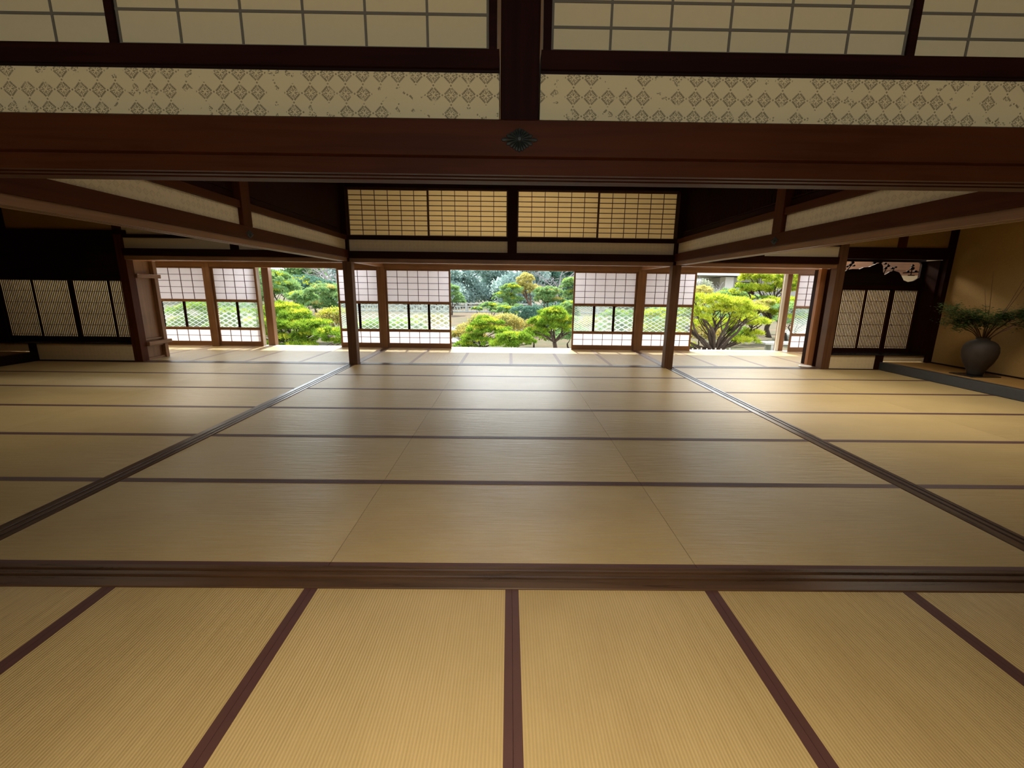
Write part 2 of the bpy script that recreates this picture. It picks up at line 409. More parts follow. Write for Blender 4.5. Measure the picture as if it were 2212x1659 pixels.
# ------------------------------------------------------------------ tatami mats
HERI_SHEEN = mat_plain('sheen tinted cloth', (.30, .20, .15), .45, var=.15)  # corridor borders: pale grazing reflection put into the cloth colour
def make_mat(L, wd, borders=True, cloth=None):
    root = B(-L / 2 + .0012, L / 2 - .0012, -wd / 2 + .0012, wd / 2 - .0012, -.055, 0).build('tatami_mat', TAT, origin=(0, 0, 0))
    ch = []
    if borders:
        for s in (-1, 1):
            y0, y1 = sorted((s * (wd / 2 - .0006), s * (wd / 2 - .031)))
            ch.append(B(-L / 2 + .001, L / 2 - .001, y0, y1, -.05, .0018).build('cloth_border', cloth or HERI, root))
    return root, ch
PROTO = {}
def mat(L, wd, x, y, rot, label, group):
    key = (round(L, 3), round(wd, 3))
    if key not in PROTO:
        r, ch = make_mat(L, wd, cloth=HERI_SHEEN if 'corridor' in label else None); PROTO[key] = (r, ch)
    else:
        r0, c0 = PROTO[key]
        r = r0.copy(); COL.objects.link(r)
        for c in c0:
            d = c.copy(); COL.objects.link(d); d.parent = r
    r.location = (x, y, 0); r.rotation_euler = (0, 0, rot)
    tag(r, label, 'mat', group)
    return r
nm = ['outermost at the left edge', 'second from the left edge', 'just left of the centre seam', 'just right of the centre seam', 'second from the right edge', 'outermost at the right edge']
for k in range(6):
    mat(1.88, W, X0 + (k - 2.5) * W, YN - .94, R(90), 'tatami mat in the foreground room pointing at the viewer, ' + nm[k], 'foreground mats')
rown = ['nearest row', 'second nearest row', 'third nearest row', 'third farthest row', 'second farthest row', 'farthest row']
ML = (XRs - XLe) / 3
for i in range(6):
    yc = YR + (i + .5) * ROW
    for j, nmj in enumerate(('left', 'middle', 'right')):
        xa, xb = [(XLe, -.903), (-.903, .972), (.972, XRs)][j]
        mat(xb - xa, ROW, (xa + xb) / 2, yc, 0, 'tatami mat of the central room, %s, %s one' % (rown[i], nmj), 'central room mats')
    for j, nmj in enumerate(('beside the long left sill', 'middle of the left room', 'against the left alcove')):
        mat(1.862, ROW, XLs - (j + .5) * 1.862, yc, 0, 'tatami mat, left side room, %s, %s' % (rown[i], nmj), 'left room mats')
    for j, nmj in enumerate(('beside the long right sill', 'against the right alcove')):
        mat(1.8825, ROW, XRe + (j + .5) * 1.8825, yc, 0, 'tatami mat, right side room, %s, %s' % (rown[i], nmj), 'right room mats')
CL = 10.04 - 7.995
def corr(xs, where, grp):
    for i in range(len(xs) - 1):
        mat(CL, xs[i + 1] - xs[i], (xs[i] + xs[i + 1]) / 2, 7.995 + CL / 2, R(90), 'corridor tatami mat %s, %s in its row' % (where, (['leftmost', 'second from left', 'third from left', 'fourth from left', 'fifth from left', 'sixth from left'][:len(xs) - 2] + ['rightmost'])[i]), grp)
corr([-2.765 + i * (5.615 / 6) for i in range(7)], 'between the two slim posts', 'corridor mats centre')
corr([-9.92 + i * (7.035 / 7) for i in range(8)], 'left of the left slim post', 'corridor mats left')
corr([2.97 + i * .93 for i in range(8)], 'right of the right slim post', 'corridor mats right')

# ------------------------------------------------------------------ posts at the corridor
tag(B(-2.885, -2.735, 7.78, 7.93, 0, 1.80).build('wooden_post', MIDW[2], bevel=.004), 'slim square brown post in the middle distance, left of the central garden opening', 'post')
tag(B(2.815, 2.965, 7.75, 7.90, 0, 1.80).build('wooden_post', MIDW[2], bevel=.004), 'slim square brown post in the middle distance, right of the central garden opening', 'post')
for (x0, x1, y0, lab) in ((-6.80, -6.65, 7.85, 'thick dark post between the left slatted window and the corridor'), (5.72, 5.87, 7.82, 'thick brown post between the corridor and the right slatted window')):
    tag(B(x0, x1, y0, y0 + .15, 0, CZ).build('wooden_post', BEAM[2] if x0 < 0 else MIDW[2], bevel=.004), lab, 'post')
for (x0, x1, lab) in ((-6.83, -6.675, 'screen wall post between the two leftmost paper screens'), (-2.95, -2.80, 'screen wall post behind the left slim post'),
                      (2.885, 3.05, 'screen wall post behind the right slim post'), (7.62, 7.78, 'screen wall post at the right end behind the right bay')):
    tag(B(x0, x1, 10.005, 10.17, 0, 2.6).build('wooden_post', BRWN[2], bevel=.004), 'brown ' + lab, 'post')
tag(B(-5.66, -5.50, 10.24, 10.39, -.8, 2.5).build('veranda_post', BRWN[2], bevel=.006), 'sunlit brown outer veranda post at the left side of the left garden opening', 'post')
tag(B(6.375, 6.505, 10.24, 10.39, -.8, 2.5).build('veranda_post', BRWN[2], bevel=.006), 'sunlit reddish outer veranda post at the right side of the right garden opening', 'post')

# ------------------------------------------------------------------ far wall headers (Y about 7.9)
def header(x0, x1, label, front=7.80):
    t = thing('lintel_beam', ((x0 + x1) / 2, 7.9, ZK), label, 'beam')
    B(x0, x1, 7.83, 7.995, ZK - .012, 1.862).build('track', BRWN[0], t, bevel=.003)
    B(x0, x1, front, 8.0, 1.8625, 1.978).build('face_board', DARK[0], t, bevel=.003)
    return t
header(-2.90, 2.98, 'dark far lintel beam spanning between the two slim posts', 7.79)
header(-6.65, -2.90, 'dark far lintel beam over the left part of the corridor', 7.80)
header(2.98, 5.72, 'dark far lintel beam over the right part of the corridor', 7.80)
struct('wall_transom_far_left', B(-2.88, -.04, 7.87, 7.93, 1.978, 2.172), KARAW)
struct('wall_transom_far_right', B(.115, 2.97, 7.87, 7.93, 1.978, 2.172), KARAW)
tag(B(-2.88, -.04, 7.84, 7.97, 2.172, 2.236).build('tie_rail', DARK[0]), 'dark rail under the far upper screens, left of the far strut', 'rail')
tag(B(.115, 2.97, 7.84, 7.97, 2.172, 2.236).build('tie_rail', DARK[0]), 'dark rail under the far upper screens, right of the far strut', 'rail')
tag(B(-.042, .117, 7.80, 7.96, 1.978, CZ).build('strut_post', DARK[2]), 'dark strut on the far lintel between the two pairs of small-paned upper screens', 'post')
tag(B(-2.88, 2.97, 7.82, 7.97, 3.005, 3.11).build('tie_rail', DARK[0]), 'dark rail above the far upper screens just under the foreground lintel', 'rail')
struct('wall_far_top', B(-2.88, 2.97, 7.86, 7.94, 3.11, CZ), PLAD)
tag(B(-2.96, -2.775, 7.785, 7.93, 1.80, CZ).build('corner_strut', DARK[2]), 'dark upper corner post above the left slim post', 'post')
tag(B(2.845, 3.02, 7.755, 7.93, 1.80, CZ).build('corner_strut', DARK[2]), 'dark upper corner post above the right slim post', 'post')
def small_screen(x0, x1, label, y):
    t = thing('upper_lattice_screen', ((x0 + x1) / 2, y, 2.236), label, 'screen', 'small-paned screens above the far lintel')
    z0, z1 = 2.2365, 3.005; st = .022
    fr = MB(); fr.box(x0, x0 + st, y - .014, y + .014, z0, z1); fr.box(x1 - st, x1, y - .014, y + .014, z0, z1)
    fr.box(x0 + st, x1 - st, y - .014, y + .014, z0, z0 + .02); fr.box(x0 + st, x1 - st, y - .014, y + .014, z1 - .02, z1)
    fr.build('frame', MUNTD, t)
    B(x0 + st, x1 - st, y + .006, y + .008, z0 + .02, z1 - .02).build('paper', PAPERW, t)
    mu = MB(); p = (x1 - x0 - 2 * st) / 6; q = (z1 - z0 - .04) / 9
    for i in range(1, 6): mu.box(x0 + st + i * p - .005, x0 + st + i * p + .005, y - .006, y + .005, z0 + .02, z1 - .02)
    for i in range(1, 9): mu.box(x0 + st, x1 - st, y - .0065, y + .005, z0 + .02 + i * q - .0055, z0 + .02 + i * q + .0055)
    mu.build('lattice', MUNTD, t)
small_screen(-2.79, -1.405, 'small-paned upper screen, leftmost of the four above the far lintel', 7.935)
small_screen(-1.412, -.042, 'small-paned upper screen just left of the far central strut', 7.905)
small_screen(.117, 1.515, 'small-paned upper screen just right of the far central strut', 7.905)
small_screen(1.508, 2.87, 'small-paned upper screen, rightmost of the four above the far lintel', 7.935)

# ------------------------------------------------------------------ side beams (X about -2.86 and 2.93)
def side(s, xf, xb, lab):
    # xf: face towards the middle room, xb: face towards the side room
    a, b = sorted((xf, xb)); c = (a + b) / 2
    def bx(f, k, *r):                   # f, k measured from the two faces
        p, q = sorted((xf + s * f, xb - s * k)); return B(p, q, *r)
    t = thing('lintel_beam', (c, 4.9, ZK), 'long wooden lintel beam slanting down from the upper %s towards the slim post' % lab, 'beam')
    w = b - a
    p = [(a + .012, 1.803), (a + .05, 1.803), (a + .05, 1.815), (a + .072, 1.815), (a + .072, 1.803), (a + .095, 1.803), (a + .095, 1.815), (a + .117, 1.815), (a + .117, 1.803), (b - .012, 1.803), (b - .012, 1.862), (a + .012, 1.862)]
    MB().prism(p, YR, 7.79, 'y').build('grooved_track', BRWN[1], t)
    B(a - .012, b + .012, YR, 7.79, 1.8625, 1.992).build('face_board', BEAM[1], t, bevel=.004)
    emblem(t, (xf - s * .013, 4.88, 1.915), 'x', -s, 1.0)
    pan = MB()
    for (y0, y1, nme) in ((YR, 4.79, 'near'), (4.95, 7.79, 'far')):
        struct('wall_transom_%s_%s' % (lab, nme), bx(.03, .03, y0, y1, 1.992, 2.163), KARAY)
        tag(bx(-.003, 0, y0, y1, 2.163, 2.235).build('tie_rail', BEAM[1], bevel=.003), 'reddish rail above the printed paper band of the upper %s, %s half' % (lab, nme), 'rail')
        t2 = thing('comb_transom', (c, (y0 + y1) / 2, 2.2355), 'dark vertical comb transom high on the %s, %s half' % (lab, nme), 'transom')
        q = MB()
        q2 = bx(.06, .06, y0, y1, 2.2355, 2.32); q2.box(*sorted((xf + s * .045, xb - s * .045)), y0, y1, 2.32, 2.334)
        q2.build('bottom_rail', DARK[1], t2)
        n = int((y1 - y0) / .030)
        for i in range(n):
            yy = y0 + (i + .5) * (y1 - y0) / n
            q.box(c - .014, c + .004, yy - .007, yy + .007, 2.334, 3.1)
        q.build('comb_slats', DARK[2], t2)
        B(c + .004, c + .016, y0, y1, 2.334, 3.1).build('back_board', DARK[2], t2)
        B(*sorted((xf + s * .03, xb - s * .03)), y0, y1, 3.1, 3.2).build('top_rail', DARK[1], t2)
        struct('wall_top_%s_%s' % (lab, nme), bx(.03, .03, y0, y1, 3.2, CZ), PLAD)
    tag(bx(-.018, -.018, 4.79, 4.95, 1.992, CZ).build('strut_post', BEAM[2], bevel=.003), 'reddish upright strut standing on the slanting lintel beam, upper %s' % lab, 'post')
side(-1, XLe - .005, XLs, 'left')
side(1, XRs + .005, XRe, 'right')

# ------------------------------------------------------------------ wall above the side corridors
for (x0, x1, y0, nme) in ((-6.65, -2.96, 7.87, 'left'), (3.02, 5.72, 7.85, 'right')):
    struct('wall_far_%s' % nme, B(x0, x1, y0, y0 + .06, 1.978, CZ), PLAD)
    tag(B(x0, x1, y0 - .03, y0 + .09, 2.155, 2.212).build('tie_rail', DARK[0]), 'thin dark rail on the plaster above the corridor opening, %s side room' % nme, 'rail')
tag(B(-4.82, -4.68, 7.845, 7.95, 1.978, 2.155).build('short_strut', DARK[2]), 'short dark strut over the left corridor lintel, half hidden by the slanting beam', 'post')
tag(B(4.28, 4.42, 7.825, 7.93, 1.978, 2.155).build('short_strut', DARK[2]), 'short dark strut over the right corridor lintel, half hidden by the slanting beam', 'post')

# ------------------------------------------------------------------ left wall with slatted window
struct('wall_left_lower_panel_1', B(-8.53, -6.80, 7.87, 7.93, .018, .312), KARAW)
struct('wall_left_lower_panel_2', B(-9.45, -8.66, 7.87, 7.93, .168, .312), KARAW)
struct('baseboard_left', B(-8.53, -6.80, 7.855, 7.93, 0, .018), BLACK)
tag(B(-8.66, -8.53, 7.85, 7.95, 0, .312).build('short_post', BLACK), 'short black post under the left slatted window at the end of the alcove edge', 'post')
tag(B(-9.445, -9.36, 7.86, 8.30, .16, 1.435).build('side_post', BLACK), 'near-black post at the far left edge beside the left slatted window', 'post')
tag(B(-9.355, -6.80, 7.84, 8.24, .312, .332).build('window_shelf', LACQ), 'glossy black shelf board under the left slatted window', 'shelf')
t = thing('upper_panelling', (-8.1, 7.9, 1.435), 'near-black wooden panelling above the left slatted window', 'panelling')
B(-9.45, -6.80, 7.86, 7.95, 1.435, 2.21).build('boards', BLACK, t)
B(-9.45, -6.80, 7.84, 7.96, 1.435, 1.49).build('lower_rail', BLACK, t); B(-9.45, -6.80, 7.85, 7.96, 1.64, 1.66).build('middle_rail', BLACK, t)
B(-9.45, -6.58, 7.83, 7.97, 2.205, 2.275).build('top_rail', DARK[0], t)
struct('wall_left_top', B(-9.45, -6.80, 7.87, 7.93, 2.275, CZ), PLAS)
tag(B(-8.75, -8.61, 7.845, 7.95, 2.275, CZ).build('short_strut', DARK[2]), 'short dark strut over the black panelling at the far left edge', 'post')

def slat_screen(name, x0, x1, z0, z1, y, zb, label, group, paper=PAPERW, pitch=.03):
    t = thing(name, ((x0 + x1) / 2, y, zb), label, 'window screen', group)
    st = .024
    fr = MB(); fr.box(x0, x0 + st, y - .014, y + .014, zb, z1 + .03); fr.box(x1 - st, x1, y - .014, y + .014, zb, z1 + .03)
    fr.box(x0 + st, x1 - st, y - .014, y + .014, zb, z0); fr.box(x0 + st, x1 - st, y - .014, y + .014, z1, z1 + .03)
    fr.build('frame', DARK[2], t)
    n = max(3, round((x1 - x0 - 2 * st) / pitch)); sl = MB(); p = (x1 - x0 - 2 * st) / n
    for i in range(n): sl.box(x0 + st + (i + .5) * p - .0062, x0 + st + (i + .5) * p + .0062, y - .011, y + .002, z0, z1)
    sl.build('slats', MUNTD, t)
    cr = MB()
    for k in range(5): zz = z0 + .012 + k * (z1 - z0) / 5.0 if k else z0 + .035; cr.box(x0 + st, x1 - st, y - .013, y - .0005, zz - .004, zz + .004)
    cr.build('cross_bars', MUNTD, t)
    B(x0 + st, x1 - st, y + .003, y + .005, z0, z1).build('paper', paper, t)
    return t
LW = [-9.35, -8.725, -8.03, -7.335, -6.80]
ln = ['leftmost, cut by the photo edge', 'second from the left', 'third from the left', 'rightmost, partly behind the thick dark post']
PAPL = mat_paper('pale window paper', (.86, .80, .64), .70)
for i in range(4):
    slat_screen('slatted_window_screen', LW[i], LW[i + 1] + (.012 if i < 3 else 0), .41, 1.43, 8.19 if i % 2 else 8.22, .332, 'vertically slatted paper screen of the left window, ' + ln[i], 'left slatted window screens', PAPL, .033)

# left bay side facing the corridor
t = thing('bay_panelling', (-6.68, 8.25, 0), 'brown panelled wooden side of the left window bay with projecting ledges', 'panelling')
B(-6.78, -6.73, 8.00, 8.44, 0, 1.79).build('recessed_board', BRWN[2], t)
B(-6.76, -6.66, 8.43, 8.51, 0, 1.80).build('corner_jamb', BRWN[2], t, bevel=.003)
B(-6.78, -6.60, 8.0, 8.55, .275, .345).build('lower_ledge', BRWN[1], t, bevel=.005)
B(-6.78, -6.62, 8.0, 8.54, 1.485, 1.555).build('upper_ledge', BRWN[1], t, bevel=.005)
B(-6.75, -6.69, 8.0, 8.43, .365, .395).build('inner_rail', BRWN[1], t); B(-6.75, -6.69, 8.0, 8.43, 0, .04).build('bottom_rail', BRWN[1], t)
B(-6.75, -6.69, 8.0, 8.43, .24, .262).build('inner_rail', BRWN[1], t)
t = thing('bay_panelling', (5.76, 8.2, 0), 'narrow brown jamb of the right window bay seen beside the thick brown post', 'panelling')
B(5.80, 5.85, 7.97, 8.5, 0, 1.79).build('recessed_board', DARK[2], t)
B(5.695, 5.80, 8.17, 8.25, 0, 1.80).build('corner_jamb', ORNG[2], t, bevel=.003)

# ------------------------------------------------------------------ right wall with slatted window and carved transom
struct('wall_right_lower_panel_1', B(5.87, 6.70, 7.84, 7.90, .012, .262), KARAW)
struct('wall_right_lower_panel_2', B(6.84, 7.60, 7.84, 7.90, .155, .262), KARAW)
struct('baseboard_right', B(5.87, 6.70, 7.825, 7.90, 0, .012), BLACK)
tag(B(6.70, 6.84, 7.82, 7.92, 0, .262).build('short_post', DARK[2]), 'short dark post under the right slatted window at the end of the alcove edge', 'post')
tag(B(7.60, 7.69, 7.78, 7.88, .145, CZ).build('corner_post', DARK[2]), 'thin dark corner post between the slatted window wall and the right alcove plaster', 'post')
tag(B(5.87, 7.60, 7.81, 8.24, .262, .282).build('window_shelf', LACQ), 'glossy black shelf board under the right slatted window', 'shelf')
t = thing('reveal_panelling', (7.58, 8.0, .282), 'dark reddish wooden reveal at the right side of the right slatted window', 'panelling')
B(7.565, 7.60, 7.88, 8.24, .282, 1.95).build('side_board', DARK[2], t)
RW = [5.875, 6.10, 6.585, 7.07, 7.555]
rn = ['leftmost, mostly behind the thick brown post', 'second from the left', 'third from the left', 'rightmost, below the small carved pavilion']
for i in range(4):
    slat_screen('slatted_window_screen', RW[i], RW[i + 1] + .010, .352, 1.427, 8.17 if i % 2 else 8.20, .2825, 'vertically slatted paper screen of the right window, ' + rn[i], 'right slatted window screens', PAPL, .0295)
t = thing('window_head_rail', (6.6, 8.17, 1.457), 'dark head rail between the right slatted window and the carved transom', 'rail')
B(5.87, 7.565, 8.13, 8.24, 1.4575, 1.505).build('rail', DARK[0], t)
# carved transom: frame with rounded corner, pine and hill silhouettes
t = thing('carved_transom', (6.7, 8.18, 1.5055), 'black openwork transom carved with pines, hills and a pavilion above the right window', 'transom')
fr = MB(); fr.box(5.87, 7.565, 8.155, 8.20, 1.93, 1.99); fr.box(7.505, 7.565, 8.155, 8.20, 1.5055, 1.93); fr.box(5.87, 5.93, 8.155, 8.20, 1.5055, 1.93); fr.box(5.93, 7.505, 8.155, 8.20, 1.5055, 1.535)
for k in range(6):
    a = math.pi / 2 * k / 6; b = math.pi / 2 * (k + 1) / 6; r = .06; cx, cz = 7.505 - r, 1.93 - r
    fr.prism([(cx + r * math.sin(a), cz + r * math.cos(a)), (cx + r * math.sin(b), cz + r * math.cos(b)), (7.505, cz + r * math.cos(b)) if k > 2 else (cx + r * math.sin(b), 1.93), (7.505, 1.93)], 8.16, 8.195, 'y')
fr.build('frame', BLACK, t)
rnd = random.Random(5)
hill = MB()
def strip(pts_top, zbot):
    for i in range(len(pts_top) - 1):
        (xa, za), (xb, zb_) = pts_top[i], pts_top[i + 1]
        hill.prism([(xa, zbot), (xb, zbot), (xb, zb_), (xa, za)], 8.165, 8.19, 'y')
strip([(5.93, 1.60), (6.0, 1.66), (6.1, 1.74), (6.18, 1.79), (6.25, 1.80), (6.38, 1.80), (6.45, 1.83), (6.55, 1.84), (6.62, 1.87), (6.68, 1.90), (6.76, 1.91), (6.80, 1.86), (6.82, 1.76), (6.86, 1.70), (6.95, 1.76), (7.02, 1.78), (7.12, 1.75), (7.18, 1.68), (7.23, 1.61), (7.32, 1.58), (7.42, 1.60), (7.505, 1.66)], 1.535)
hill.build('hill_carving', BLACK, t)
trs = [MB() for _ in range(3)]
def blob(x, z, r):
    n = 9; tr = trs[0 if x < 6.5 else 1 if x < 7.15 else 2]; tr.prism([(x + r * (1 + .25 * (i % 2)) * math.cos(2 * math.pi * i / n), z + r * .8 * math.sin(2 * math.pi * i / n)) for i in range(n)], 8.16, 8.19, 'y')
for (x, z, r) in ((6.02, 1.82, .028), (6.06, 1.86, .022), (6.10, 1.80, .03), (6.2, 1.87, .024), (6.24, 1.91, .026), (6.15, 1.84, .02), (6.27, 1.86, .02), (6.69, 1.94, .03), (6.75, 1.93, .03), (6.64, 1.91, .025),
                  (6.84, 1.90, .022), (6.90, 1.86, .026), (6.86, 1.82, .026), (6.98, 1.82, .022), (7.04, 1.84, .02), (7.35, 1.82, .035), (7.35, 1.87, .022), (7.28, 1.77, .02), (7.42, 1.77, .025)): blob(x, z, r)
for (a, b) in (((6.08, 1.7), (6.12, 1.92)), ((6.14, 1.74), (6.26, 1.92)), ((6.84, 1.7), (6.9, 1.9)), ((7.0, 1.75), (7.03, 1.85)), ((7.35, 1.7), (7.35, 1.9)), ((6.02, 1.68), (6.04, 1.84)), ((7.2, 1.74), (7.48, 1.76)), ((7.3, 1.70), (7.42, 1.70))):
    trs[0 if a[0] < 6.5 else 1 if a[0] < 7.15 else 2].tube([(a[0], 8.175, a[1]), (b[0], 8.175, b[1])], .009)
for tr in trs: tr.build('tree_carving', BLACK, t)
t = thing('upper_panelling', (6.7, 7.88, 1.95), 'dark beam crossing above the carved transom of the right window', 'beam')
B(5.87, 7.60, 7.81, 7.96, 1.955, 2.148).build('beam_board', DARK[0], t, bevel=.004)
B(5.87, 7.60, 7.96, 8.24, 1.99, 2.02).build('bay_head', BLACK, t)
struct('wall_right_top', B(5.87, 7.60, 7.84, 7.90, 2.148, CZ), PLAS)
tag(B(6.715, 6.86, 7.815, 7.92, 2.148, CZ).build('short_strut', BEAM[2]), 'short reddish strut on the plaster above the carved transom', 'post')
# alcoves
tag(B(6.78, 6.90, 1.93, 7.82, 0, .145).build('alcove_edge_beam', KAMA, bevel=.006), 'low black edge beam of the right alcove platform', 'platform edge')
struct('floor_right_alcove', B(6.90, 7.69, 1.93, 7.84, 0, .143), mat_wood('amber platform boards', (.22, .12, .035), (.36, .21, .07), 'y', .5))
tag(B(-8.64, -8.53, 1.93, 7.85, 0, .160).build('alcove_edge_beam', BLACK, bevel=.006), 'low black edge beam of the left alcove platform at the far left', 'platform edge')
struct('floor_left_alcove', B(-9.45, -8.64, 1.93, 7.87, 0, .157), mat_wood('dark platform boards', (.10, .045, .02), (.19, .09, .04), 'y', .5))

# ------------------------------------------------------------------ vase with branches
VX, VY, VZ = 7.245, 6.60, .158
tag(B(7.02, 7.47, 6.42, 6.78, .143, .157).build('flower_board', LACQ, bevel=.003), 'thin black board lying under the large vase in the right alcove', 'board')
t = thing('vase', (VX, VY, VZ), 'large dark brown clay jar holding leafy branches in the right alcove', 'vase')
MB().lathe([(r_ * .80, z_ * .98) for r_, z_ in [(.0, 0), (.105, 0), (.115, .01), (.125, .05), (.165, .12), (.215, .20), (.25, .29), (.262, .37), (.250, .44), (.215, .495), (.160, .530), (.110, .545), (.098, .555), (.100, .575), (.108, .582), (.100, .588), (.088, .575), (.086, .52), (.0, .50)]], (VX, VY, VZ), 48).build('jar', CLAY, t, smooth=True)
t = thing('cut_branches', (VX, VY, VZ + .5), 'wide spray of thin bending branches with dark green leaves in the clay jar', 'branches')
rnd = random.Random(11)
br = MB(); tips = []
ends = [(-.62, -.1, .72), (-.55, .05, .50), (-.42, .1, .80), (-.25, -.08, .60), (-.12, .12, .66), (.05, -.1, .62), (.15, .1, .55), (.30, -.15, .70), (.42, .1, .62), (.36, -.3, .78), (.40, -.5, .86), (-.66, .15, .42), (.20, -.6, .66), (.0, .3, .5), (-.3, .35, .66)]
for (dx, dy, dz) in ends:
    dx = max(min(dx, .34), -.50)
    p0 = Vector((VX + dx * .06, VY + dy * .06, VZ + .53)); p3 = Vector((VX + dx, VY + dy, VZ + .53 + dz * .62))
    mid = p0.lerp(p3, .5) + Vector((rnd.uniform(-.05, .05), rnd.uniform(-.05, .05), .04))
    pts = [p0, p0.lerp(mid, .5) + Vector((0, 0, .03)), mid, mid.lerp(p3, .55) + Vector((rnd.uniform(-.02, .02), 0, .015)), p3]
    br.tube(pts, [.008, .007, .0055, .004, .002], 5); tips.append(p3)
    for k in range(5):
        q = pts[2].lerp(p3, k / 5.0); e = q + Vector((rnd.uniform(-.16, .14), rnd.uniform(-.14, .14), rnd.uniform(-.01, .09))); e.x = min(e.x, 7.60)
        br.tube([q, e], [.003, .0015], 4); tips.append(e)
for (dx, dy, dz) in ((-.15, -.05, 1.05), (.36, -.25, 1.35), (.30, -.15, 1.15), (-.05, .1, .8)):
    p3 = Vector((VX + dx, VY + dy, VZ + .5 + dz)); p0 = Vector((VX, VY, VZ + .52))
    br.tube([p0, p0.lerp(p3, .5) + Vector((.03, 0, 0)), p3], [.006, .004, .0015], 5)
br.build('twigs', mat_wood('twig bark', (.06, .03, .018), (.14, .075, .045), 'z', .7), t)
lv = MB()
for tp in tips:
    for k in range(105):
        c = tp + Vector((rnd.gauss(0, .052), rnd.gauss(0, .055), rnd.gauss(0, .038)))
        if c.x > 7.62: c.x = 7.62 - rnd.random() * .04
        a = rnd.uniform(0, 2 * math.pi); L = rnd.uniform(.022, .042); w = L * .33; tl = rnd.uniform(-.35, .35)
        d = Vector((math.cos(a), math.sin(a), tl)); n = Vector((-math.sin(a), math.cos(a), rnd.uniform(-.3, .3)))
        b = len(lv.v); lv.v += [tuple(c), tuple(c + d * L * .5 + n * w), tuple(c + d * L), tuple(c + d * L * .5 - n * w)]; lv.f.append((b, b + 1, b + 2, b + 3))
o = lv.build('leaves', DARKL, t)
tag(MB().lathe([(.0, .0), (.105, .0), (.112, .012), (.10, .022), (.075, .014), (.0, .012)], (5.60, 8.07, 0.002), 32).build('round_dish', mat_plain('white glazed ceramic', (.75, .70, .66), .3), smooth=True), 'small low white dish on the corridor floor beside the thick brown post', 'dish')

# ------------------------------------------------------------------ outer screen wall
t = thing('outer_lintel', (0, 10.1, 1.765), 'long brown head rail and board above the row of paper screens on the garden side', 'beam')
B(-9.9, 9.9, 10.015, 10.175, 1.772, 1.868).build('track', BRWN[0], t)
B(-9.9, 9.9, 9.985, 10.19, 1.8685, 2.05).build('face_board', BRWN[0], t, bevel=.004)
struct('wall_outer_top', B(-9.9, 9.9, 10.06, 10.16, 2.05, 3.0), PLAD)
struct('wall_outer_left_end', B(-9.9, -8.44, 10.06, 10.16, 0, 1.77), PLAD)
struct('wall_outer_right_end', B(7.78, 9.9, 10.06, 10.16, 0, 1.77), PLAD)
for (x, lab) in ((-2.875, 'left'), (2.97, 'right')):
    tag(B(x - .06, x + .06, 7.93, 10.0, 1.815, 1.975).build('cross_beam', BRWN[1], bevel=.003), 'short brown beam crossing the corridor overhead behind the %s slim post' % lab, 'beam')

def shoji(x0, x1, y, cols, panes, label, nets, slab=.002):
    t = thing('paper_screen', ((x0 + x1) / 2, y, slab), label, 'sliding screen', 'sliding paper screens along the garden side')
    st = .036; d = .016; zt = 1.772
    fr = MB(); fr.box(x0, x0 + st, y - d, y + d, slab, zt); fr.box(x1 - st, x1, y - d, y + d, slab, zt)
    a, b = x0 + st, x1 - st
    fr.box(a, b, y - d, y + d, 1.738, zt); fr.box(a, b, y - d, y + d, 1.004, 1.062)
    fr.box(a, b, y - d, y + d, .375, .436)
    fr.build('frame', BRWN[2], t, bevel=.002)
    B(a, b, y - d * .8, y + d * .8, slab, .112).build('base_board', BRWN[0], t)
    B(a, b, y + .004, y + .006, 1.062, 1.738).build('upper_paper', PAPER, t)
    B(a, b, y + .004, y + .006, .112, .375).build('lower_paper', PAPER, t)
    p = (b - a) / cols
    for (nme, z0, z1, rows) in (('upper_lattice', 1.062, 1.738, 5), ('lower_lattice', .112, .375, 2)):
        mu = MB()
        for i in range(1, cols): mu.box(a + i * p - .0055, a + i * p + .0055, y - .006, y + .0035, z0, z1)
        for i in range(1, rows): z = z0 + i * (z1 - z0) / rows; mu.box(a, b, y - .0065, y + .0033, z - .005, z + .005)
        mu.build(nme, MUNTD, t)
    pw = (b - a) / panes
    for i in range(1, panes): B(a + i * pw - .026, a + i * pw + .026, y - d * .8, y + d * .8, .436, 1.004).build('divider', DARK[2], t)
    for i in range(panes):
        xa = a + i * pw + (.026 if i else 0); xb = a + (i + 1) * pw - (.026 if i < panes - 1 else 0)
        B(xa, xb, y, y + .003, .436, 1.004).build('glass_pane', NETS[nets[i % len(nets)]], t)
    return t
shoji(-8.44, -6.832, 10.075, 6, 3, 'wide paper screen at the far left, partly behind the brown bay side', [0, 0, 0])
shoji(-6.672, -5.69, 10.075, 4, 2, 'paper screen immediately left of the left garden opening', [1, 3])
shoji(-3.88, -2.952, 10.075, 4, 2, 'paper screen partly hidden by the left slim post, right of the left garden opening', [2, 0])
shoji(-2.798, -1.334, 10.075, 6, 3, 'wide paper screen immediately left of the central garden opening', [1, 3, 1])
shoji(1.449, 2.883, 10.075, 6, 3, 'wide paper screen immediately right of the central garden opening', [2, 3, 1])
shoji(3.052, 4.217, 10.075, 5, 2, 'paper screen partly hidden by the right slim post, left of the right garden opening', [0, 0])
shoji(6.52, 7.618, 10.075, 5, 2, 'narrow-looking paper screen right of the right garden opening, beside the brown jamb', [2, 2])
# thin glass storm doors pushed to the side outside
for (x0, x1, lab) in ((-5.80, -5.70, 'left'), (6.30, 6.372, 'right')):
    t = thing('storm_door_edge', ((x0 + x1) / 2, 10.225, .004), 'pale edge of a glass storm door pushed beside the %s outer veranda post' % lab, 'door')
    B(x0, x1, 10.21, 10.235, .004, 1.77).build('stile', WHITE, t)
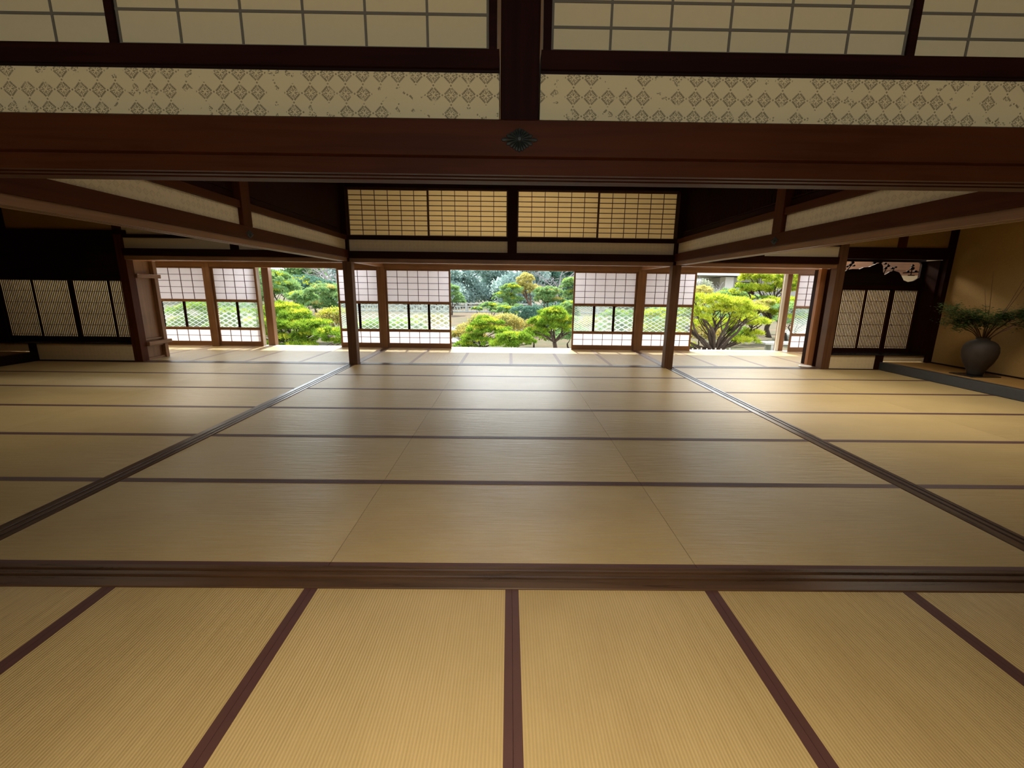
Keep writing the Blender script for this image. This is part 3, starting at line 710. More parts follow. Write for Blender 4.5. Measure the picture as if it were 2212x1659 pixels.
# roof over the garden side
ev = MB().prism([(10.17, 2.75), (11.45, 2.42), (11.45, 2.50), (8.2, 3.35), (8.2, 3.10), (10.17, 3.08)], -10.2, 10.2, 'x')
struct('ceiling_eaves', ev, BRWN[1])

# ------------------------------------------------------------------ garden
GZ = -.80
gm = MB()
gy = [10.3, 13, 16, 20, 25, 32, 42, 60, 120]
gx = [-90, -40, -20, -10, -4, 0, 4, 10, 20, 40, 90]
rnd = random.Random(3)
for y in gy:
    for x in gx: gm.v.append((x, y, GZ + (rnd.uniform(-.06, .06) if 13 < y < 60 else 0)))
for j in range(len(gy) - 1):
    for i in range(len(gx) - 1):
        a = j * len(gx) + i; gm.f.append((a, a + 1, a + len(gx) + 1, a + len(gx)))
struct('floor_garden', gm, GROUND)
struct('floor_bounce', B(-12, 12, 10.42, 15.2, GZ - .12, GZ + .07), mat_plaster('pale bounce ground', (.62, .60, .55), .12, 40))  # unseen pale strip added to bounce sunlight into the rooms

rng = np.random.default_rng(7)
def needles(pads, n, L, wd, blades, mode='tuft', seed=1, up=.35, fill=.35, rim=False):
    """pads: list of (cx,cy,cz, rx,ry,rz). returns vertex and face arrays of thin blades grown on domed pads"""
    g = np.random.default_rng(seed)
    P = np.array(pads, float); area = P[:, 3] * P[:, 4] + P[:, 3] * P[:, 5]
    idx = g.choice(len(P), n, p=area / area.sum())
    d = g.normal(size=(n, 3)); d /= np.linalg.norm(d, axis=1, keepdims=True)
    d[:, 2] = np.where(d[:, 2] < -.25, -d[:, 2], d[:, 2])
    if rim: d[:, 2] = np.abs(d[:, 2]) + .75; d /= np.linalg.norm(d, axis=1, keepdims=True)
    r = np.where(g.random(n) < fill, g.uniform(.45, .95, n), g.uniform(.9, 1.06, n))
    lump = 1 + .10 * np.sin(d[:, 0] * 9 + idx * 1.7) * np.cos(d[:, 1] * 8 + idx) 
    c = P[idx, :3] + d * P[idx, 3:6] * (r * lump)[:, None]
    nd = d / np.maximum(P[idx, 3:6], .05); nd /= np.linalg.norm(nd, axis=1, keepdims=True)
    nd[:, 2] += up; nd /= np.linalg.norm(nd, axis=1, keepdims=True)
    if mode == 'tuft':                  # gather the tufts into rounded sub-clumps
        ns = max(8, n // 26); sc = c[:ns]; ss = P[idx[:ns], 3:6].mean(1) * .22
        pick = g.integers(0, ns, n - ns); off = g.normal(size=(n - ns, 3)); off /= np.linalg.norm(off, axis=1, keepdims=True); off[:, 2] = np.abs(off[:, 2]) * .8
        c = np.concatenate([sc, sc[pick] + off * ss[pick][:, None]]); nd = np.concatenate([nd[:ns], nd[pick] * .5 + off])
        nd /= np.linalg.norm(nd, axis=1, keepdims=True)
    c = np.repeat(c, blades, 0); nd = np.repeat(nd, blades, 0); m = len(c)
    if mode != 'leaf':
        dr = nd + g.normal(size=(m, 3)) * .55
    else:
        dr = g.normal(size=(m, 3)) + nd * .4; c = c + g.normal(size=(m, 3)) * L * .8
    dr /= np.linalg.norm(dr, axis=1, keepdims=True)
    sd = np.cross(dr, g.normal(size=(m, 3))); sd /= np.linalg.norm(sd, axis=1, keepdims=True)
    ll = L * g.uniform(.6, 1.2, m)[:, None]; ww = wd * g.uniform(.7, 1.3, m)[:, None]
    if mode != 'leaf':
        V = np.stack([c - sd * ww, c + sd * ww, c + dr * ll], 1).reshape(-1, 3); k = 3
    else:
        V = np.stack([c, c + dr * ll * .5 + sd * ww, c + dr * ll, c + dr * ll * .5 - sd * ww], 1).reshape(-1, 3); k = 4
    return V, k
def foliage_obj(name, V, k, mat, parent, kind=None):
    org = np.array(ORG[parent.name]); me = bpy.data.meshes.new(name)
    n = len(V); me.vertices.add(n); me.vertices.foreach_set('co', (V - org).astype(np.float32).ravel())
    me.loops.add(n); me.loops.foreach_set('vertex_index', np.arange(n, dtype=np.int32))
    nf = n // k; me.polygons.add(nf); me.polygons.foreach_set('loop_start', np.arange(0, n, k, dtype=np.int32))
    me.update(calc_edges=True); me.validate(); me.materials.append(mat)
    o = bpy.data.objects.new(name, me); COL.objects.link(o); o.parent = parent; ORG[o.name] = tuple(org)
    return o
def limb(mb, a, b, r0, r1, g, wob=.12, n=6, seg=7):
    a = Vector(a); b = Vector(b); L = (b - a).length; pts = []; rad = []
    o1 = Vector((g.uniform(-1, 1), g.uniform(-1, 1), g.uniform(-.5, 1))) * L * wob
    for i in range(seg):
        t = i / (seg - 1); p = a.lerp(b, t) + o1 * math.sin(math.pi * t) + Vector((g.uniform(-1, 1), g.uniform(-1, 1), g.uniform(-1, 1))) * L * .025 * (0 < i < seg - 1)
        pts.append(p); rad.append(r0 + (r1 - r0) * t)
    mb.tube(pts, rad, n); return pts
def tree(name, base, pads, mat, label, cat='tree', group=None, n=900, L=.13, wd=.011, blades=6, mode='tuft', r=.07, seed=1, bark=BARK, lean=.0, fork=.45, tops=None, sub=True):
    t = thing(name, base, label, cat, group); g = random.Random(seed)
    mb = MB(); b = Vector(base)
    cen = Vector((sum(p[0] for p in pads) / len(pads), sum(p[1] for p in pads) / len(pads), min(p[2] for p in pads)))
    f = b.lerp(cen, fork) + Vector((g.uniform(-.1, .1), 0, 0)); limb(mb, b - Vector((0, 0, .05)), f, r, r * .75, g, .14, 8)
    for p in pads:
        pc = Vector(p[:3]); pts = limb(mb, f, pc, r * .55, r * .16, g, .16)
        if sub:
            for k in range(5):
                q = pts[g.randint(2, 5)]
                e = pc + Vector((g.uniform(-.8, .8) * p[3], g.uniform(-.8, .8) * p[4], g.uniform(-.2, .5) * p[5]))
                limb(mb, q, e, r * .2, r * .06, g, .12, 5, 5)
    mb.build('trunk', bark, t, smooth=True)
    V, k = needles(pads, int(n * 1.5), L, wd, blades, mode, seed); foliage_obj('foliage', V, k, mat, t)
    if tops is not None:  # backlit top rims, put into the colour of extra foliage
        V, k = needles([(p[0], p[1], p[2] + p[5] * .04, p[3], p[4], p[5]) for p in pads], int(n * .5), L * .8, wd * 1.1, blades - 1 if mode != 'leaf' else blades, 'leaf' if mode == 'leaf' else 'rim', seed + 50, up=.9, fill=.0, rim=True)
        o = foliage_obj('lit_rim', V, k, tops, t); o['label'] = 'bright yellow-green rim on top, backlight put in its colour'
    return t
Z0 = GZ
# --- left opening
tree('pine_shrub', (-7.4, 15.2, Z0), [(-8.3, 15.6, .38, .55, .5, .26), (-7.75, 15.2, .50, .62, .5, .26), (-7.2, 15.0, .30, .55, .5, .26), (-7.9, 14.7, .05, .6, .5, .24), (-7.1, 14.6, -.02, .7, .5, .26), (-6.45, 14.8, .02, .5, .45, .22), (-6.5, 14.5, -.32, .6, .45, .22), (-7.3, 14.3, -.40, .5, .4, .18), (-8.3, 14.6, -.30, .6, .4, .22), (-8.75, 15.2, .02, .5, .4, .22), (-5.9, 14.3, -.22, .5, .4, .22), (-5.75, 14.6, -.52, .5, .4, .16), (-8.0, 14.2, -.6, .6, .4, .16), (-6.7, 14.1, -.6, .6, .4, .16)],
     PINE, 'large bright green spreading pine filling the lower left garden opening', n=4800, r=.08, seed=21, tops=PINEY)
tree('clipped_shrub', (-6.7, 17.5, Z0), [(-6.9, 17.5, .02, .75, .6, .42)], AZAL, 'yellow-topped clipped shrub behind the bright pine in the left garden opening', 'shrub', n=1500, L=.07, wd=.022, blades=3, mode='leaf', r=.04, seed=22, tops=PINEY)
tree('cloud_pine', (-14.1, 27, Z0), [(-14.4, 27, 1.65, 1.1, .9, .50), (-13.5, 27, 1.15, .8, .8, .42), (-14.2, 26.6, .80, 1.2, .9, .45)], PINEM, 'tall cloud-pruned pine at the left side of the left garden opening', n=2600, L=.15, wd=.018, r=.1, seed=23, tops=PINEY)
tree('cloud_pine', (-13.6, 31, Z0), [(-14.6, 31.5, 1.25, 1.5, 1.1, .62), (-13.4, 31, 1.05, 1.3, 1.0, .60)], PINEB, 'dark domed pine in the middle of the left garden opening', n=2600, L=.16, wd=.02, r=.1, seed=24, tops=PINEY)
tree('cloud_pine', (-11.5, 25, Z0), [(-11.7, 25, .62, .85, .7, .38), (-11.2, 24.8, .25, .75, .6, .30), (-11.9, 24.8, .15, .6, .5, .25)], PINEM, 'smaller rounded pine low in the middle of the left garden opening', n=1700, L=.14, wd=.016, r=.07, seed=25, tops=PINEY)
tree('cloud_pine', (-9.6, 24, Z0), [(-9.9, 24, .95, .95, .8, .45), (-9.2, 24, .55, .9, .8, .45), (-10.0, 23.8, .25, .8, .7, .3)], PINEM, 'pale green layered pine at the right side of the left garden opening', n=2300, L=.14, wd=.016, r=.08, seed=26, tops=GOLD)
tree('low_shrub', (-12.5, 22, Z0), [(-12.6, 22, -.25, 1.2, .7, .38), (-10.4, 21.5, -.3, 1.2, .6, .32)], mat_leaf('dull brown green twigs', (.12, .14, .10), (.20, .20, .14), (.30, .26, .18), .3), 'dull brownish undergrowth below the pines in the left garden opening', 'shrub', n=1500, L=.09, wd=.02, blades=3, mode='leaf', r=.04, seed=27)
# --- centre opening
tree('garden_pine', (-.85, 15.5, Z0), [(-.80, 15.5, .12, .50, .45, .20), (-1.05, 15.4, -.12, .50, .45, .20), (-.50, 15.4, -.16, .48, .42, .20), (-1.3, 15.3, -.42, .42, .35, .14), (-.25, 15.2, -.40, .30, .3, .12), (-.8, 15.0, -.5, .45, .3, .14), (-1.5, 15.2, -.62, .35, .3, .12)],
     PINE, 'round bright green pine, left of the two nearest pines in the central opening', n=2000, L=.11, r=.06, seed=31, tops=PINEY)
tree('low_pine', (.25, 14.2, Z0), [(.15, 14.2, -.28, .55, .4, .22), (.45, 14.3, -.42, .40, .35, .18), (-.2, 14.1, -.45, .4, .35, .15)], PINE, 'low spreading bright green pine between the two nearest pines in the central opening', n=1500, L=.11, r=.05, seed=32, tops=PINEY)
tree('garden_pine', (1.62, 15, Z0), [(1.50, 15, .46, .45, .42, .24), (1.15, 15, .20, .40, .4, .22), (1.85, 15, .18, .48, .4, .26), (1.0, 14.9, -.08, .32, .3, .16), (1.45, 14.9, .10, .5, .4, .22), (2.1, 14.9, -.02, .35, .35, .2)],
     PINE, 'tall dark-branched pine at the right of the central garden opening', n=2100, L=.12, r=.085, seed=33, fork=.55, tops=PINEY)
tree('azalea_shrub', (-.10, 19, Z0), [(-.10, 19, -.25, .68, .6, .46)], AZAL, 'domed orange-tipped shrub behind the nearest pines in the central opening', 'shrub', n=1700, L=.06, wd=.02, blades=3, mode='leaf', r=.05, seed=34, bark=BARKL, tops=GOLD)
tree('azalea_shrub', (-1.5, 18.6, Z0), [(-1.15, 18.6, -.12, .55, .5, .36), (-1.75, 18.5, -.45, .5, .4, .30)], AZAL, 'yellow and rust shrub left of the domed shrub in the central opening', 'shrub', n=1500, L=.06, wd=.02, blades=3, mode='leaf', r=.05, seed=35, bark=BARKL, tops=GOLD)
tree('cloud_pine', (-.25, 25, Z0), [(-.27, 25, .08, .62, .5, .28), (.15, 25, -.12, .45, .4, .2)], PINEM, 'small mounded pine in front of the balustrade, right of the tiny one', n=900, L=.10, wd=.014, r=.05, seed=36, tops=PINEY)
tree('cloud_pine', (-1.2, 28, Z0), [(-1.25, 28, .16, .58, .5, .26), (-.8, 28, .0, .4, .4, .2)], PINEM, 'small flat-topped pine in front of the balustrade behind the domed shrub', n=900, L=.10, wd=.014, r=.05, seed=37, tops=PINEY)
tree('cloud_pine', (-2.0, 27, Z0), [(-1.98, 27, .05, .30, .3, .16)], PINEM, 'tiny rounded pine at the left before the balustrade', n=420, L=.09, wd=.013, r=.035, seed=38, tops=PINEY)
tree('clipped_shrub', (.9, 23, Z0), [(.85, 23, .08, .75, .6, .38), (1.25, 22.8, -.28, .95, .6, .40)], PINEB, 'dull blue-green mounded shrub behind the tall dark-branched pine', 'shrub', n=1700, L=.10, wd=.02, blades=4, r=.05, seed=39)
tree('cloud_pine', (1.9, 32, Z0), [(1.1, 32, 1.85, .55, .5, .50), (1.45, 32, 1.15, .80, .6, .50), (.9, 32, 1.35, .62, .5, .38)], GOLD, 'golden-topped tree with a leaning trunk before the balustrade', n=1900, L=.13, wd=.018, r=.13, seed=40, bark=mat_wood('red bark', (.16, .09, .07), (.30, .18, .14), 'z', .8))
tree('cloud_pine', (.2, 31, Z0), [(.15, 31, 1.15, .75, .6, .45), (-.35, 31, .72, .7, .6, .35), (.3, 31, .45, .7, .6, .3)], PINEM, 'layered green pine left of the golden-topped tree', n=1600, L=.14, wd=.018, r=.09, seed=41, tops=PINEY)
tree('cloud_pine', (2.6, 30, Z0), [(2.60, 30, .92, .90, .7, .46), (2.35, 30, .55, .75, .6, .30), (3.1, 30, .50, .7, .6, .28)], PINEM, 'round umbrella-shaped pine right of the golden-topped tree', n=1800, L=.14, wd=.018, r=.09, seed=42, tops=GOLD)
tree('cloud_pine', (-4.7, 36, Z0), [(-4.9, 36, 1.15, .75, .6, .42), (-4.5, 36, .65, .70, .6, .32), (-4.1, 36, .2, .55, .5, .22)], PINEM, 'green pine cut off by the left edge of the central opening', n=1400, L=.15, wd=.02, r=.08, seed=43)
tree('cloud_pine', (3.9, 28, Z0), [(3.85, 28, 1.55, .65, .5, .42), (4.1, 28, .9, .7, .6, .4), (3.4, 24, .35, .62, .5, .32), (3.2, 24, .0, .6, .5, .25)], PINEM, 'stepped green pine at the right edge of the central opening', n=1800, L=.14, wd=.018, r=.09, seed=44, tops=PINEY)
# --- behind the patterned glass
for (x, y, zz, w_, lab, m, sd) in ((-12.0, 17, .25, .9, 'green pine seen through the glass of the far left screen', PINE, 51), (-10.2, 16.3, .15, .8, 'low pine seen through the glass beside the leftmost screen wall post', PINE, 52),
                           (-5.3, 16, -.2, .6, 'low pine glimpsed behind the left slim post', PINE, 53), (-3.7, 16, -.1, .6, 'low green shrub seen through the glass left of the central opening', PINE, 54),
                           (4.2, 17, .2, .8, 'green shrub seen through the glass right of the central opening', PINEM, 55), (5.45, 16, .30, .75, 'domed yellow-green shrub seen through the glass left of the right slim post', PINEY, 56),
                           (11.9, 18, .55, .9, 'pine seen through the glass of the screen beside the brown jamb', PINEM, 57)):
    tree('garden_pine', (x, y, Z0), [(x, y, zz, w_, w_ * .8, w_ * .42), (x + w_ * .5, y, zz - .35, w_ * .8, w_ * .6, w_ * .3), (x - w_ * .5, y - .2, zz - .4, w_ * .7, w_ * .6, w_ * .3)], m, lab, n=1200, L=.12, r=.06, seed=sd, tops=PINEY)
# --- right opening
tree('spreading_pine', (7.1, 15, Z0), [(6.25, 14.9, 1.00, .55, .5, .22), (6.95, 15, .92, .70, .6, .26), (7.7, 15, .86, .60, .55, .24), (8.3, 15, .62, .60, .5, .22), (6.1, 14.7, .62, .50, .45, .20), (6.5, 14.6, .42, .40, .4, .15), (7.3, 14.8, .62, .55, .45, .18), (7.9, 14.7, .45, .60, .4, .16), (8.75, 15.1, .25, .40, .4, .15), (5.9, 14.9, .25, .35, .35, .18), (8.0, 14.9, -.35, .5, .4, .15), (8.5, 15.2, -.12, .4, .35, .14), (5.7, 14.8, -.15, .35, .3, .16), (6.0, 14.9, -.5, .4, .3, .14), (7.2, 15.6, .1, .8, .4, .25), (8.2, 15.6, .2, .6, .4, .2)],
     PINEY, 'broad yellow-green pine with crooked dark trunk filling the right garden opening', n=3000, L=.14, wd=.010, r=.115, seed=61, fork=.22, tops=PINEY)
tree('garden_pine', (12.6, 21, Z0), [(11.6, 21, 1.95, .75, .6, .32), (12.5, 21, 1.80, .80, .6, .34), (11.2, 21, 1.38, .62, .5, .26), (12.0, 21, 1.35, .60, .5, .24), (13.0, 21, 1.45, .70, .6, .28), (13.4, 21, 1.9, .6, .5, .3), (11.9, 20.5, 1.0, .35, .3, .12)], PINEY, 'tall yellow pine with stepped pads at the upper right of the right opening', n=2600, L=.15, wd=.016, r=.13, seed=62, tops=PINE)
tree('garden_pine', (10.6, 19, Z0), [(9.9, 19, .72, .60, .5, .22), (10.6, 19, .58, .62, .5, .24), (11.1, 19, .85, .35, .3, .14)], GOLD, 'orange and yellow low pine behind the broad pine in the right opening', n=1200, L=.12, wd=.014, r=.06, seed=63, tops=PINEY)
tree('garden_pine', (12.5, 19.5, Z0), [(12.2, 19.5, .75, .9, .7, .30), (11.4, 19.5, .45, .8, .6, .26)], PINEY, 'yellow pine bough reaching behind the right outer veranda post', n=1700, L=.13, wd=.013, r=.07, seed=64, tops=PINEY)
tree('cloud_pine', (12.2, 24, Z0), [(12.0, 24, .98, .95, .7, .36), (12.9, 24, .8, .7, .6, .3)], PINEM, 'round green pine in front of the grey building', n=1300, L=.13, wd=.017, r=.07, seed=65, tops=PINEY)
tree('shrub_tree', (13.5, 31, Z0), [(13.4, 31, 1.25, .75, .6, .75), (14.2, 31, .8, .55, .6, .6), (12.9, 30, .7, .6, .5, .6)], mat_leaf('silvery olive foliage', (.22, .28, .20), (.42, .46, .34), (.66, .66, .50), .4), 'pale silvery bush left of the grey building', n=2200, L=.10, wd=.025, blades=3, mode='leaf', r=.08, seed=66, bark=BARKL)
tree('cloud_pine', (8.9, 20, Z0), [(8.6, 20, 1.28, .45, .4, .26)], GOLD, 'small yellow pine top at the left edge of the right opening', n=500, L=.11, wd=.014, r=.05, seed=67)
# --- undergrowth
for i, (x, y, zz, rx, rz, m, lab) in enumerate((
    (-2.9, 16.6, -.52, .55, .24, PINE, 'low green shrub in the bottom left corner of the central opening'), (-1.6, 16.6, -.50, .7, .28, AZAL, 'low rusty shrub behind the round pine, central opening'),
    (.95, 16.6, -.45, .65, .30, PINE, 'low green shrub between the tall dark-branched pine and the low pine'), (2.3, 16.4, -.42, .70, .34, PINEM, 'low dark green shrub behind the tall dark-branched pine, central opening'),
    (2.2, 20.5, -.35, 1.0, .4, PINEB, 'blue-green undergrowth right of the dull mounded shrub, central opening'), (.6, 20.5, -.45, 1.0, .3, AZAL, 'dry undergrowth right of the domed orange-tipped shrub'),
    (3.2, 35, -.3, 1.6, .5, PINEB, 'dark hedge before the balustrade at the right, central opening'), (-.4, 35, -.3, 1.5, .45, PINEM, 'green hedge before the balustrade in the middle, central opening'),
    (6.2, 17.2, -.35, .9, .4, PINE, 'low green shrub behind the trunk of the broad pine, left side'), (7.6, 17.4, -.4, 1.0, .38, AZAL, 'dry yellow shrub behind the trunk of the broad pine, middle'),
    (9.0, 17.8, -.42, .9, .32, PINE, 'low green shrub left of the stone bench'), (11.6, 22.5, -.1, 1.3, .4, PINEM, 'green shrub behind the white rocks, right opening'), (8.5, 22, .1, 1.6, .6, PINEM, 'green hedge behind the broad pine, right opening'),
    (-8.6, 16.8, -.35, 1.0, .42, PINE, 'low green shrub at the bottom left of the left opening'), (-10.6, 20, -.3, 1.5, .42, PINEM, 'green undergrowth behind the spreading pine, left opening'),
    (-14.8, 23, .0, 1.6, .6, PINEM, 'green hedge at the left side of the left opening'), (-12.6, 17.5, -.4, 1.3, .4, PINE, 'low hedge seen through the leftmost patterned glass'),
    (-5.2, 19, -.4, 1.3, .35, PINEM, 'green bank behind the left slim post'), (-3.9, 21, -.35, 1.0, .35, AZAL, 'dry bank seen through the glass left of the central opening'),
    (4.4, 20, -.3, 1.3, .4, AZAL, 'dry bank seen through the glass right of the central opening'), (5.9, 19, -.2, 1.2, .5, PINEM, 'green bank behind the right slim post'), (13.5, 19, .1, 1.3, .6, PINEM, 'green hedge seen through the glass beside the brown jamb'))):
    tree('low_shrub', (x, y, Z0), [(x, y, zz, rx, rx * .7, rz)], m, lab, 'shrub', n=900, L=.09, wd=.016, blades=4, r=.035, seed=120 + i, sub=False)
# --- background trees
protoF = {}
def bg(x, y, h, w_, mat, label, seed, n=2600):
    pads = []; g = random.Random(seed)
    for k in range(11):
        pads.append((x + g.uniform(-.55, .55) * w_, y + g.uniform(-.4, .4) * w_, Z0 + h * (.12 + .85 * k / 10), w_ * g.uniform(.38, .62) * (1.05 - .05 * k), w_ * g.uniform(.3, .5), h * .12))
    tree('background_tree', (x, y, Z0), pads, mat, label, 'tree', 'tall trees at the back of the garden', n=n, L=.34, wd=.10, blades=4, mode='leaf', r=.22, seed=seed, fork=.3, sub=False)
pos = ['behind the fence, at the left edge of the central opening', 'behind the fence, second from the left in the central opening', 'behind the fence, third in the central opening', 'behind the fence, behind the golden-topped tree', 'behind the fence, fifth in the central opening', 'behind the fence, at the right edge of the central opening']
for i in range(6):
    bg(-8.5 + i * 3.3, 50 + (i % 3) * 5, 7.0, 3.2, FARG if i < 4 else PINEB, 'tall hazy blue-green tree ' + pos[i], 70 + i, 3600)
pos = ['at the left edge of the left garden opening', 'second from the left in the left garden opening', 'at the right edge of the left garden opening', 'behind the left slim post']
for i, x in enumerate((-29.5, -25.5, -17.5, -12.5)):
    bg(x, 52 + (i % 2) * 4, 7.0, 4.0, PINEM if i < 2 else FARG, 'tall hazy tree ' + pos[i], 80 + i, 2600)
for i, (x, lab) in enumerate(((13.5, 'behind the right slim post'), (20.0, 'behind the building, left part of the right opening'), (31, 'behind the tall yellow pine in the right opening'), (38, 'behind the right outer veranda post'), (-38, 'behind the far left screen'), (-21, 'with a gap of bright sky, in the left opening'))):
    bg(x, 56 + (i % 2) * 3, 6.5 if i < 5 else 3.2, 4.2, PINEB if i % 2 else PINEM, 'tall hazy tree ' + lab, 90 + i, 2000)
# bare tree
def bare(base, label, seed, h=6, spread=3.5, n1=9):
    t = thing('bare_tree', base, label, 'tree'); g = random.Random(seed); mb = MB(); b = Vector(base)
    limb(mb, b, b + Vector((0, 0, h * .35)), .16, .12, g)
    for k in range(n1):
        s0 = b + Vector((0, 0, h * g.uniform(.2, .35))); e = b + Vector((g.uniform(-1, 1) * spread, g.uniform(-.5, .5), h * g.uniform(.35, .95)))
        pts = limb(mb, s0, e, .08, .02, g, .1)
        for j in range(7):
            q = pts[g.randint(2, 6)]; e2 = q + Vector((g.uniform(-1, 1) * spread * .4, g.uniform(-.3, .3), g.uniform(-.1, .35) * spread * .5))
            p2 = limb(mb, q, e2, .03, .01, g, .12, 4, 5)
            for i in range(3): limb(mb, p2[g.randint(1, 4)], e2 + Vector((g.uniform(-.5, .5), 0, g.uniform(-.3, .5))), .014, .006, g, .1, 3, 4)
    mb.build('branches', mat_plain('grey lavender bark', (.36, .33, .34), .9), t)
bare((-15.5, 40, Z0), 'leafless grey tree at the upper right of the left garden opening', 5, 6.5, 4.2, 12)
bare((12.2, 27.5, Z0), 'leafless pale shrub in front of the grey building', 6, 3.2, 1.4, 8)
bare((5.0, 46, Z0), 'leafless pale tree behind the pines in the central opening', 8, 6.0, 2.6, 7)
# balustrade
t = thing('garden_balustrade', (0, 40, Z0), 'long pale stone balustrade crossing the garden in the central opening', 'balustrade')
B(-14, 9, 39.9, 40.1, -.06, .02).build('top_rail', STONE, t); B(-14, 9, 39.94, 40.06, -.30, -.22).build('middle_rail', STONE, t); B(-14, 9, 39.9, 40.1, -.80, -.66).build('base_rail', STONE, t)
for i in range(12): B(-13.9 + i * 1.98, -13.7 + i * 1.98, 39.86, 40.14, -.8, .10).build('post', STONE, t)
bal = MB()
for i in range(92): bal.box(-13.6 + i * .246, -13.52 + i * .246, 39.96, 40.04, -.66, -.30)
bal.build('balusters', STONE, t)
# building
t = thing('garden_building', (21, 39, Z0), 'grey-walled building with white roof edge in the right garden opening', 'building')
B(18.9, 27, 38, 44, Z0, 2.52).build('wall', GREYW, t)
B(18.2, 18.9, 37.6, 38.6, Z0, 2.52).build('pier', WHITE, t)
MB().prism([(13.0, 2.62), (28.0, 2.55), (28.0, 3.7), (13.0, 3.55)], 36.5, 45, 'y').build('roof_edge', ROOFW, t)
wf = B(19.25, 20.95, 37.93, 38.01, Z0 + .3, 2.12).build('window_frame', DARK[2], t)
B(19.33, 20.06, 37.90, 37.925, 1.55, 2.04).build('pane', GREYW, wf); B(20.14, 20.87, 37.90, 37.925, 1.55, 2.04).build('pane', GREYW, wf)
B(19.33, 20.06, 37.90, 37.925, Z0 + .4, 1.45).build('pane', mat_plain('grey glass', (.32, .32, .33), .2), wf)
# low pale shed roof left of it
t = thing('garden_roof', (12.5, 46, Z0), 'low pale roof beyond the bushes at the upper left of the right opening', 'roof')
MB().prism([(8, 2.55), (22, 2.60), (22, 2.85), (8, 2.8)], 46, 49, 'y').build('roof_slab', mat_plain('blue grey tile', (.42, .47, .52), .5), t)
B(9, 9.3, 46.2, 46.5, Z0, 2.55).build('pillar', STONE, t); B(19, 19.3, 46.2, 46.5, Z0, 2.55).build('pillar', STONE, t)
# bench
t = thing('stone_bench', (9.8, 15.5, Z0), 'grey stone bench at the lower right of the right garden opening', 'bench')
B(9.05, 10.5, 15.25, 15.75, -.46, -.385).build('slab', STONE, t, bevel=.01)
B(9.3, 9.45, 15.3, 15.7, Z0, -.46).build('leg', STONE, t); B(10.2, 10.35, 15.3, 15.7, Z0, -.46).build('leg', STONE, t)
# rocks
def rock(x, y, r, label, seed, sq=.6):
    g = random.Random(seed); mb = MB(); n = 10; m = 6
    for j in range(m + 1):
        th = math.pi * j / m
        for i in range(n):
            a = 2 * math.pi * i / n; q = r * g.uniform(.78, 1.12)
            mb.v.append((x + q * math.sin(th) * math.cos(a), y + q * math.sin(th) * math.sin(a), Z0 + r * .25 * sq + q * math.cos(th) * sq))
    for j in range(m):
        for i in range(n):
            k = (i + 1) % n; mb.f.append((j * n + i, j * n + k, (j + 1) * n + k, (j + 1) * n + i))
    o = mb.build('garden_rock', STONE, origin=(x, y, Z0)); tag(o, label, 'rock', 'pale rocks in the garden'); return o
for i, (x, y, r, lab) in enumerate(((-2.75, 21.5, .40, 'pale boulder at the left edge of the central opening, highest of the group'), (-2.35, 20.6, .30, 'grey boulder just right of the highest boulder, central opening'), (-2.1, 19.2, .32, 'grey boulder beside the rust shrub, central opening'),
                                 (-2.3, 17.6, .30, 'white rounded rock lowest at the left of the central opening'), (-3.2, 20.8, .45, 'boulder seen through glass left of the central opening'), (3.5, 18.5, .35, 'white rock seen through the glass right of the central opening'),
                                 (13.2, 20.5, .55, 'white rocks beside the bench, left one'), (14.6, 21, .6, 'white rock behind the bench at the right veranda post'))):
    rock(x, y, r, lab, 100 + i)
# bamboo stakes
st0 = None
wh = ['first', 'second', 'third', 'fourth', 'fifth', 'sixth', 'seventh', 'eighth', 'ninth', 'tenth']
for i in range(10):
    x = 4.42 + i * .118 + (.02 if i % 3 else 0)
    if st0 is None:
        st0 = MB().tube([(x, 10.7, Z0), (x, 10.7, -.005)], .017, 8).build('bamboo_stake', WHITE, origin=(x, 10.7, Z0)); o = st0
    else:
        o = st0.copy(); COL.objects.link(o); o.location = (x, 10.7, Z0 - .015 * (i % 3))
    tag(o, 'little pale stake end above the threshold of the right garden opening, %s from the left' % wh[i], 'stake', 'row of stakes outside the right opening')

# ------------------------------------------------------------------ light
w = bpy.data.worlds.new('sky'); SC.world = w; w.use_nodes = True
nt = w.node_tree; nt.nodes.clear()
bgn = nt.nodes.new('ShaderNodeBackground'); wo = nt.nodes.new('ShaderNodeOutputWorld')
bgn.inputs[0].default_value = (.86, .93, 1.0, 1); bgn.inputs[1].default_value = 2.7
nt.links.new(bgn.outputs[0], wo.inputs[0])
sd = bpy.data.lights.new('sun', 'SUN'); sd.energy = 10; sd.angle = R(.8); sd.color = (1, .93, .80)
so = bpy.data.objects.new('sun', sd); COL.objects.link(so)
el, az = R(50), R(5)
dv = Vector((math.sin(az) * math.cos(el), -math.cos(az) * math.cos(el), -math.sin(el)))
so.rotation_euler = dv.to_track_quat('-Z', 'Y').to_euler()
def area(name, loc, target, sx, sy, e, col=(1, 1, 1), portal=False, spread=180):
    d = bpy.data.lights.new(name, 'AREA'); d.shape = 'RECTANGLE'; d.size = sx; d.size_y = sy; d.energy = e; d.color = col; d.spread = R(spread)
    o = bpy.data.objects.new(name, d); COL.objects.link(o); o.location = loc
    o.rotation_euler = (Vector(target) - Vector(loc)).to_track_quat('-Z', 'Z').to_euler()
    if portal: d.cycles.is_portal = True
    return o
area('near_room_fill', (0, -.9, 3.15), (0, .35, 0), 1.1, .8, 40, (1.0, .84, .58), spread=80)  # added unseen fill lamp over the near room floor
for (x, y, e) in ((0.0, 4.2, 19), (-4.8, 5.0, 26), (4.7, 5.2, 74)):
    area('room_fill', (x, y, 3.22), (x, y + .3, 0), 2.4, 1.6, e, (1.0, .90, .72), spread=180 if x == 0 else 125)  # added ceiling fill for the middle and side rooms, out of view
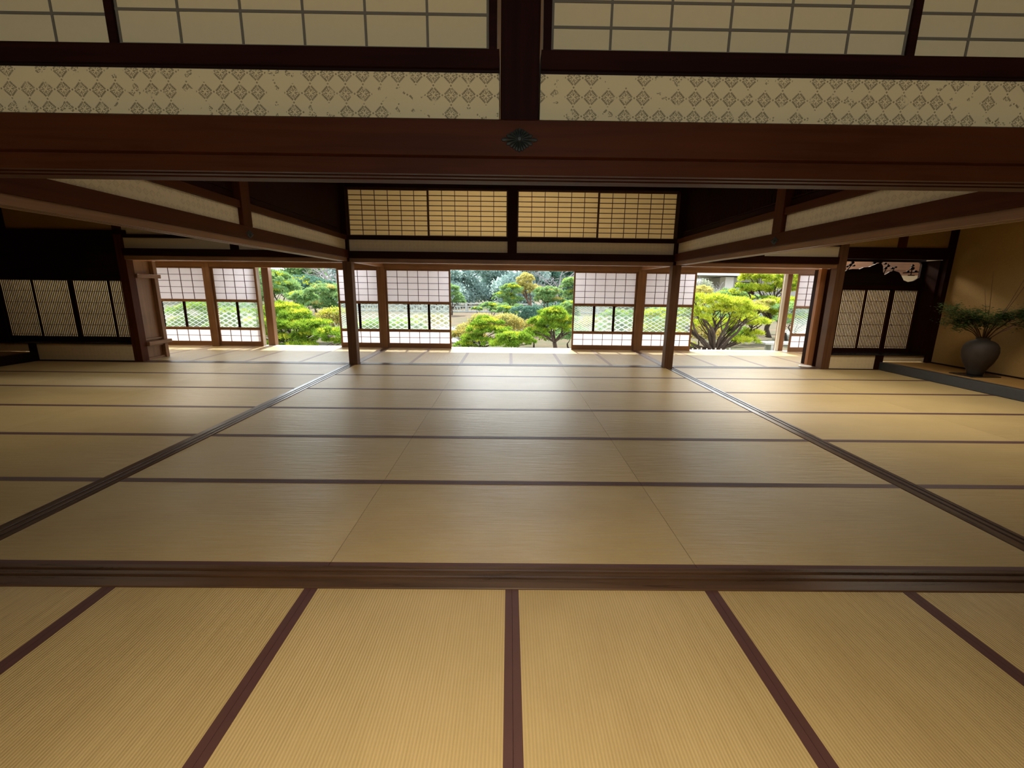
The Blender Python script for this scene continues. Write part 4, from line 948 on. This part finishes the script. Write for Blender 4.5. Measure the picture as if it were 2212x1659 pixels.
for (x, z, e) in ((-8.0, .9, 72), (0.0, 2.5, 37), (6.6, .9, 95)):
    area('corridor_fill', (x, 9.85, 2.75), (x, 7.9, z), 2.4, .3, e, (1.0, .90, .74))  # added unseen fill behind the upper screens and slatted windows
for x in (-4.7, 0.05, 5.4):
    area('eaves_fill', (x, 11.25, 2.06), (x, 5.5, 0), 2.7, .36, 22, (.90, .97, 1.0), spread=80)  # added fill outside, out of view, for the cool sheen on the far mats
for (x0, x1) in ((-5.5, -3.88), (-1.334, 1.449), (4.217, 6.5)):
    area('opening_portal', ((x0 + x1) / 2, 10.5, .88), ((x0 + x1) / 2, 0, .88), x1 - x0, 1.8, 1, portal=True)

# ------------------------------------------------------------------ camera
cam = bpy.data.cameras.new('camera'); co = bpy.data.objects.new('camera', cam); COL.objects.link(co)
cam.sensor_fit = 'HORIZONTAL'; cam.sensor_width = 36; cam.lens = 939.665 / 2212 * 36; cam.clip_start = .05; cam.clip_end = 500
p, yw, r = 0.21677, 0.008066, 0.011946
F = Vector((math.sin(yw) * math.cos(p), math.cos(yw) * math.cos(p), -math.sin(p)))
R0 = Vector((math.cos(yw), -math.sin(yw), 0)); U0 = R0.cross(F)
Rt = R0 * math.cos(r) + U0 * math.sin(r); Up = -R0 * math.sin(r) + U0 * math.cos(r)
co.matrix_world = Matrix(((Rt.x, Up.x, -F.x, 0), (Rt.y, Up.y, -F.y, 0), (Rt.z, Up.z, -F.z, 1.3846), (0, 0, 0, 1)))
SC.camera = co
SC.view_settings.view_transform = 'Standard'; SC.view_settings.look = 'None'
SC.view_settings.gamma = 1; SC.view_settings.exposure = 0.0; SC.view_settings.use_curve_mapping = False
cy = SC.cycles
cy.max_bounces = 6; cy.diffuse_bounces = 4; cy.glossy_bounces = 2; cy.transparent_max_bounces = 6; cy.transmission_bounces = 3
cy.use_adaptive_sampling = True; cy.adaptive_threshold = .07
cy.sample_clamp_indirect = 8.0; cy.use_denoising = True; cy.caustics_reflective = False; cy.caustics_refractive = False
